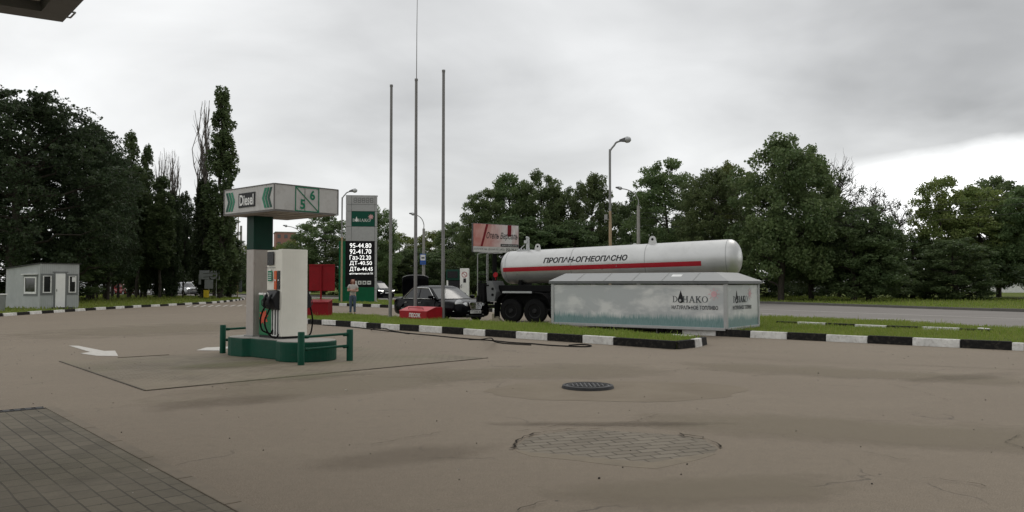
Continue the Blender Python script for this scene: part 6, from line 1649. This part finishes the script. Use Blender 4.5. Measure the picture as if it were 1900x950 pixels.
def elm(seed, h=15.5, cr=5.5, base=2.6):
    """heavy dark crown with arching sprays along its outline"""
    rr = random.Random(seed); rs = np.random.default_rng(seed); wood = []; C = []
    tr = crook((0, 0, -.1), (0.2, 0, h * .75), .03, rr, 8); wood.append((tr, [.42 * (1 - .85 * i / 8) + .03 for i in range(9)], 10))
    tips = []
    for k in range(260):
        t = rr.random() ** .8; z = base + (h - base) * t
        th = rr.uniform(0, 2 * PI); prof = math.sin(PI * (t * .80 + .16)) ** .6
        lob = 1 + .3 * noise.noise(Vector((math.cos(th) * 1.2 + seed, math.sin(th) * 1.2, t * 2.2)))
        r = cr * prof * lob * math.sqrt(rr.uniform(.15, 1))
        c = Vector((r * math.cos(th), r * math.sin(th), z)); br = rr.uniform(.5, 1.05)
        n = int(210 * br * br); d = rs.normal(size=(n, 3)); d /= np.linalg.norm(d, axis=1)[:, None]
        v = d * (br * rs.uniform(.2, 1, n) ** .55)[:, None]; v[:, 2] *= .7; C.append(np.array(c)[None] + v)
        if k % 4 == 0:
            f = max(.15, min(.9, (z - .3 * r) / (h * .75))); i = f * 8; i0 = min(7, int(i)); p0 = tr[i0].lerp(tr[i0 + 1], i - i0)
            wood.append((crook(p0, c, .1, rr, 5), [.11 * (1 - .8 * j / 5) + .01 for j in range(6)], 6))
        if r > cr * prof * .6 or t > .7: tips.append(c)
    for k in range(620):
        c = rr.choice(tips); o = Vector((c.x, c.y, 0)); o = o.normalized() if o.length > .1 else Vector((1, 0, 0))
        o = (o + Vector((rr.uniform(-.7, .7), rr.uniform(-.7, .7), 0))).normalized()
        L = rr.uniform(1.0, 2.6); p = [c + o * (L * s) + Vector((0, 0, .55 * s * L - 1.0 * s * s * L * rr.uniform(.4, .8))) for s in [i / 8 for i in range(9)]]
        p = [q + Vector((0, 0, .5)) for q in p]
        wood.append((p, [.018 - .0015 * i for i in range(9)], 4))
        pts = np.array([p[min(7, int(u))].lerp(p[min(8, int(u) + 1)], u - int(u)) for u in [rr.uniform(1.2, 8) for _ in range(46)]]); C.append(pts + rs.normal(size=pts.shape) * .075)
    C = np.vstack(C)
    return wood_mesh(wood, bark), leaves_mesh('crown', C, .115, leaf_elm, seed, droop=.4)

TREE = {
    'a': broad_tree(11, 12, 3.9), 'b': broad_tree(23, 12.5, 3.6, nb=260), 'c': broad_tree(37, 11.5, 4.2, base=1.3, top=.3), 'd': broad_tree(51, 12, 3.4, m=leaf_light), 'g': broad_tree(44, 12, 3.6, m=leaf_light, nb=210),
    'k': broad_tree(58, 11, 3.4, base=.2, top=.3, m=leaf_mid), 'l': broad_tree(64, 11, 3.4, base=.9, m=leaf_mid), 'n': broad_tree(69, 11, 3.4, base=2.7, m=leaf_dark), 'r': broad_tree(77, 11.5, 3.6, nb=170, nl=85, m=leaf_dark, ragged=.75, lsize=.13),
    'p': poplar(5, m=leaf_mid), 'q': poplar(9, 17, 1.3, m=leaf_mid), 'x': poplar(14, 19, .85, bare=.42), 'y': poplar(19, 15, 1.3, bare=.32), 'e': elm(3), 'f': elm(8, 13, 4.8),
    }
HT = {'a': 12, 'b': 12.5, 'c': 11.5, 'd': 12, 'g': 12, 'k': 11, 'r': 11.5, 'p': 20, 'q': 17, 'x': 19, 'y': 15, 'e': 15.5, 'f': 13, 'l': 11, 'n': 11}
CRW = {'a': 3.9, 'b': 3.6, 'c': 4.2, 'd': 3.4, 'g': 3.6, 'k': 3.4, 'r': 3.6, 'p': 1.15, 'q': 1.3, 'x': .85, 'y': 1.3, 'e': 5.5, 'f': 4.8, 'l': 3.4, 'n': 3.4}
tree_rr = random.Random(4)
def tree(kind, px, D, top, hw, name, label, group):
    p = at(px, D, .05); h = zat(top, D) - .05
    kz = h / HT[kind] * .97; kx = hw / FPX * D / CRW[kind] * (1.18 if name == 'broadleaf_tree' else 1.05)
    o = thing(name, label, 'tree' if 'shrub' not in name else 'shrub', p, tree_rr.uniform(0, 2 * PI), group)
    o.scale = (kx, kx, kz)
    w, c = TREE[kind]
    a = bpy.data.objects.new('trunk', w); COL.objects.link(a); a.parent = o
    b = bpy.data.objects.new('crown', c); COL.objects.link(b); b.parent = o
    return o
RG, CG, LG, DG, PG = 'trees along the far side of the road', 'trees beyond the billboard', 'dark trees at the left edge', 'distant trees behind the flagpoles', 'poplars in a row on the left verge'
bt = 'broadleaf_tree'
for a in (
    # right-hand row, from the lamp post to the right edge
    ('b', 1243, 83, 296, 60, bt, 'leafy tree rising over the tank just right of the concrete lamp post', RG),
    ('a', 1322, 74, 312, 58, bt, 'rounded tree rising over the middle of the red banded tank', RG),
    ('k', 1185, 92, 352, 40, bt, 'small dark tree seen directly behind the concrete lamp post', RG),
    ('d', 1358, 80, 292, 40, bt, 'lighter green narrow tree just left of the tallest right-hand tree', RG),
    ('c', 1448, 68, 262, 84, bt, 'tallest spreading tree with a thick trunk right of the advertising box', RG),
    ('b', 1505, 74, 285, 55, bt, 'tree filling the right shoulder of the tallest right-hand tree', RG),
    ('r', 1556, 82, 292, 42, bt, 'thin crowned tree with bare twigs against the bright break in the clouds', RG),
    ('l', 1583, 67.5, 372, 66, bt, 'low dark tree with twin neighbour trunks right of the tallest tree', RG),
    ('l', 1611, 69, 405, 60, bt, 'smaller dark tree whose trunk stands right beside its twin', RG),
    ('r', 1622, 80, 342, 46, bt, 'ragged half bare tree above the pair of dark twin trees', RG),
    ('r', 1672, 92, 372, 28, bt, 'nearly leafless tree with forked branches in the bright gap of sky', RG),
    ('k', 1692, 78, 432, 52, bt, 'low dark tree filling the gap below the leafless forked branches', RG),
    ('g', 1745, 78, 327, 50, bt, 'leafy tree at the left end of the rightmost clump', RG),
    ('d', 1818, 80, 338, 66, bt, 'yellowish green tree in the middle of the rightmost clump', RG),
    ('a', 1852, 86, 326, 58, bt, 'tall tree at the back of the rightmost clump', RG),
    ('c', 1915, 76, 352, 66, bt, 'tree cut off by the right edge of the photo', RG),
    ('k', 1770, 72, 440, 62, bt, 'low dark tree hiding the trunks of the rightmost clump', RG),
    ('k', 1400, 84, 420, 70, bt, 'dark low tree in the shade behind the round end of the tank', RG),
    ('k', 1500, 92, 430, 50, bt, 'dark low tree far back in the gap beside the thick trunk', RG),
    ('a', 2010, 72, 330, 80, bt, 'tree standing just outside the right edge', RG),
    # behind the tanker and the billboard
    ('b', 905, 96, 352, 46, bt, 'leafy tree rising above the left edge of the hotel billboard', CG),
    ('a', 945, 98, 322, 48, bt, 'leafy tree rising above the middle of the hotel billboard', CG),
    ('b', 1000, 97, 320, 46, bt, 'leafy tree rising just right of the hotel billboard', CG),
    ('k', 1045, 100, 345, 38, bt, 'darker tree between the billboard trees and the rusty lamp post', CG),
    ('a', 1100, 96, 322, 42, bt, 'pointed leafy tree directly left of the rusty lamp post', CG),
    ('k', 1140, 99, 372, 34, bt, 'smaller tree hidden partly by the rusty lamp post', CG),
    ('k', 965, 92, 400, 70, bt, 'low dark tree behind the rear of the tank', CG),
    ('k', 1068, 92, 408, 66, bt, 'low dark tree behind the lettering of the tank', CG),
    ('k', 1285, 88, 420, 70, bt, 'low dark tree behind the front half of the tank', CG),
    ('k', 1215, 90, 440, 40, bt, 'low dark tree behind the lifting lugs of the tank', CG),
    # between the price sign and the billboard
    ('a', 690, 98, 378, 42, bt, 'dark tree rising right behind the price sign', DG),
    ('b', 600, 104, 398, 52, bt, 'dark tree between the pump roof sign and the price sign', DG),
    ('k', 652, 100, 440, 52, bt, 'low dark tree half hidden by the red fire board and price sign', DG),
    ('d', 742, 138, 428, 34, bt, 'pale green distant tree between price sign and first flagpole', DG),
    ('d', 795, 132, 425, 36, bt, 'pale green distant tree behind the bus stop sign', DG),
    ('a', 845, 124, 412, 38, bt, 'green distant tree left of the hotel billboard', DG),
    ('k', 770, 118, 458, 46, bt, 'low dark tree behind the middle flagpole', DG),
    ('k', 828, 112, 462, 46, bt, 'low dark tree behind the white gas dispenser', DG),
    ('k', 725, 115, 470, 40, bt, 'low dark tree behind the raised boot lid', DG),
    ('k', 880, 104, 440, 46, bt, 'low dark tree below the left half of the billboard', DG),
    ('d', 520, 150, 448, 30, bt, 'pale distant tree in front of the red brick block', DG),
    ('k', 555, 128, 455, 44, bt, 'low dark tree around the far curved lamp post', DG),
    ('d', 537, 145, 442, 24, bt, 'pale distant tree hiding the foot of the red brick block', DG),
    ('d', 452, 160, 452, 30, bt, 'pale distant tree between the steel pole and the pump pillar', DG),
    ('k', 480, 150, 462, 40, bt, 'dark distant tree hidden behind the pump pillar', DG),
    # left edge
    ('e', 30, 58, 184, 150, 'elm_tree', 'huge dark tree with drooping sprays behind the kiosk at the left edge', LG),
    ('f', 140, 62, 238, 82, 'elm_tree', 'dark tree with drooping sprays rising right of the kiosk roof', LG),
    ('f', 200, 70, 290, 42, 'elm_tree', 'smaller dark tree whose crown ends at the first poplar', LG),
    ('e', -110, 60, 215, 130, 'elm_tree', 'dark tree mostly outside the left edge behind the kiosk', LG),
    ('k', 60, 66, 400, 110, bt, 'low dark tree filling the shade behind the kiosk roof', LG),
    ('n', 165, 74, 420, 60, bt, 'low dark tree whose foliage hangs over the white van', LG),
    # poplars
    ('p', 410, 79, 155, 27, 'poplar_tree', 'tallest leafy poplar just left of the pump roof sign', PG),
    ('x', 376, 80, 172, 17, 'poplar_tree', 'half dead poplar with bare twigs beside the tallest leafy poplar', PG),
    ('q', 240, 82, 238, 20, 'poplar_tree', 'leafy poplar at the left end of the row next to the drooping dark trees', PG),
    ('q', 270, 83, 264, 17, 'poplar_tree', 'narrow leafy poplar second in the row from the drooping dark trees', PG),
    ('y', 296, 84, 268, 17, 'poplar_tree', 'dead topped poplar with bare twigs third in the row', PG),
    ('y', 319, 82, 264, 20, 'poplar_tree', 'dead topped poplar with a leafy lower half in the middle of the row', PG),
    ('n', 340, 84, 360, 20, 'poplar_tree', 'short bushy tree between the dead topped and the tallest poplars', PG),
    ('q', 425, 82, 395, 26, 'poplar_tree', 'short poplar in the shadow of the pump roof sign', PG),
    ('n', 398, 92, 420, 40, bt, 'low dark tree behind the trunk of the tallest poplar', PG),
    ('n', 255, 92, 400, 52, bt, 'low dark tree behind the leafy poplars', PG),
    ('n', 312, 96, 410, 56, bt, 'low dark tree behind the dead topped poplars', PG),
    ('k', 350, 118, 440, 50, bt, 'dark tree across the road behind the silver crossover', PG),
    ('k', 225, 122, 445, 70, bt, 'dark tree across the road behind the red saloon', PG),
    ('k', 120, 118, 440, 80, bt, 'dark tree across the road behind the white van', PG),
    ('k', 425, 135, 470, 36, bt, 'dark far tree between the road signs and the steel pole', PG),
): tree(*a)
# bare trunks of the poplar row under the dark foliage
for i, (px, D) in enumerate(((174, 74), (181, 79), (194, 76), (209, 81), (220, 78), (253, 80), (262, 84), (297, 80))):
    p = at(px, D, .08); h = tree_rr.uniform(7.5, 9.5)
    o = thing('poplar_tree', [
        'slim dark trunk closest to the white van', 'slim dark trunk second from the white van', 'slim trunk in front of the grey saloon', 'slim trunk between the grey and red saloons', 'slim trunk left of the dark red saloon',
        'slim trunk right of the dark red saloon', 'slim trunk halfway between red and white saloons', 'slim trunk in front of the white saloon', 'slim trunk right of the white saloon', 'slim trunk just left of the silver crossover'][i], 'tree', p, tree_rr.uniform(0, 6), 'slim trunks under the dark foliage')
    a = bpy.data.objects.new('trunk', wood_mesh([(crook((0, 0, -.1), (tree_rr.uniform(-.3, .3), .1, h), .02, tree_rr, 6), [tree_rr.uniform(.10, .17) * (1 - .4 * j / 6) for j in range(7)], 8)], bark)); COL.objects.link(a); a.parent = o
    b = bpy.data.objects.new('crown', TREE['q'][1]); COL.objects.link(b); b.parent = o; b.location = (0, 0, 2.6); b.scale = (1.1, 1.1, (h + 3) / 20)
# undergrowth along the far side, reads as one dark mass
rs = np.random.default_rng(12); C = []
line = [(62, 46), (48, 64), (40, 78), (24, 92), (6, 100), (-8, 110), (-30, 128), (-55, 150), (-95, 165)]
for (ax, ay), (bx, by) in zip(line, line[1:]):
    L = math.hypot(bx - ax, by - ay)
    for k in range(int(L * 2.4)):
        u = rs.random(); x = ax + (bx - ax) * u + rs.normal() * 1.6; y = ay + (by - ay) * u + rs.normal() * 1.6
        hh = rs.uniform(.6, 3.2); br = rs.uniform(.5, 1.0)
        d = rs.normal(size=(70, 3)); d /= np.linalg.norm(d, axis=1)[:, None]
        C.append(np.array((x, y, hh))[None] + d * (br * rs.uniform(.2, 1, 70) ** .5)[:, None])
C = np.vstack(C); C = C[C[:, 2] > .05]
o = bpy.data.objects.new('undergrowth', leaves_mesh('undergrowth', C, .15, leaf_dark, 31)); COL.objects.link(o)
tag(o, 'dark undergrowth along the far edge of the mown grass', 'undergrowth', kind='stuff')
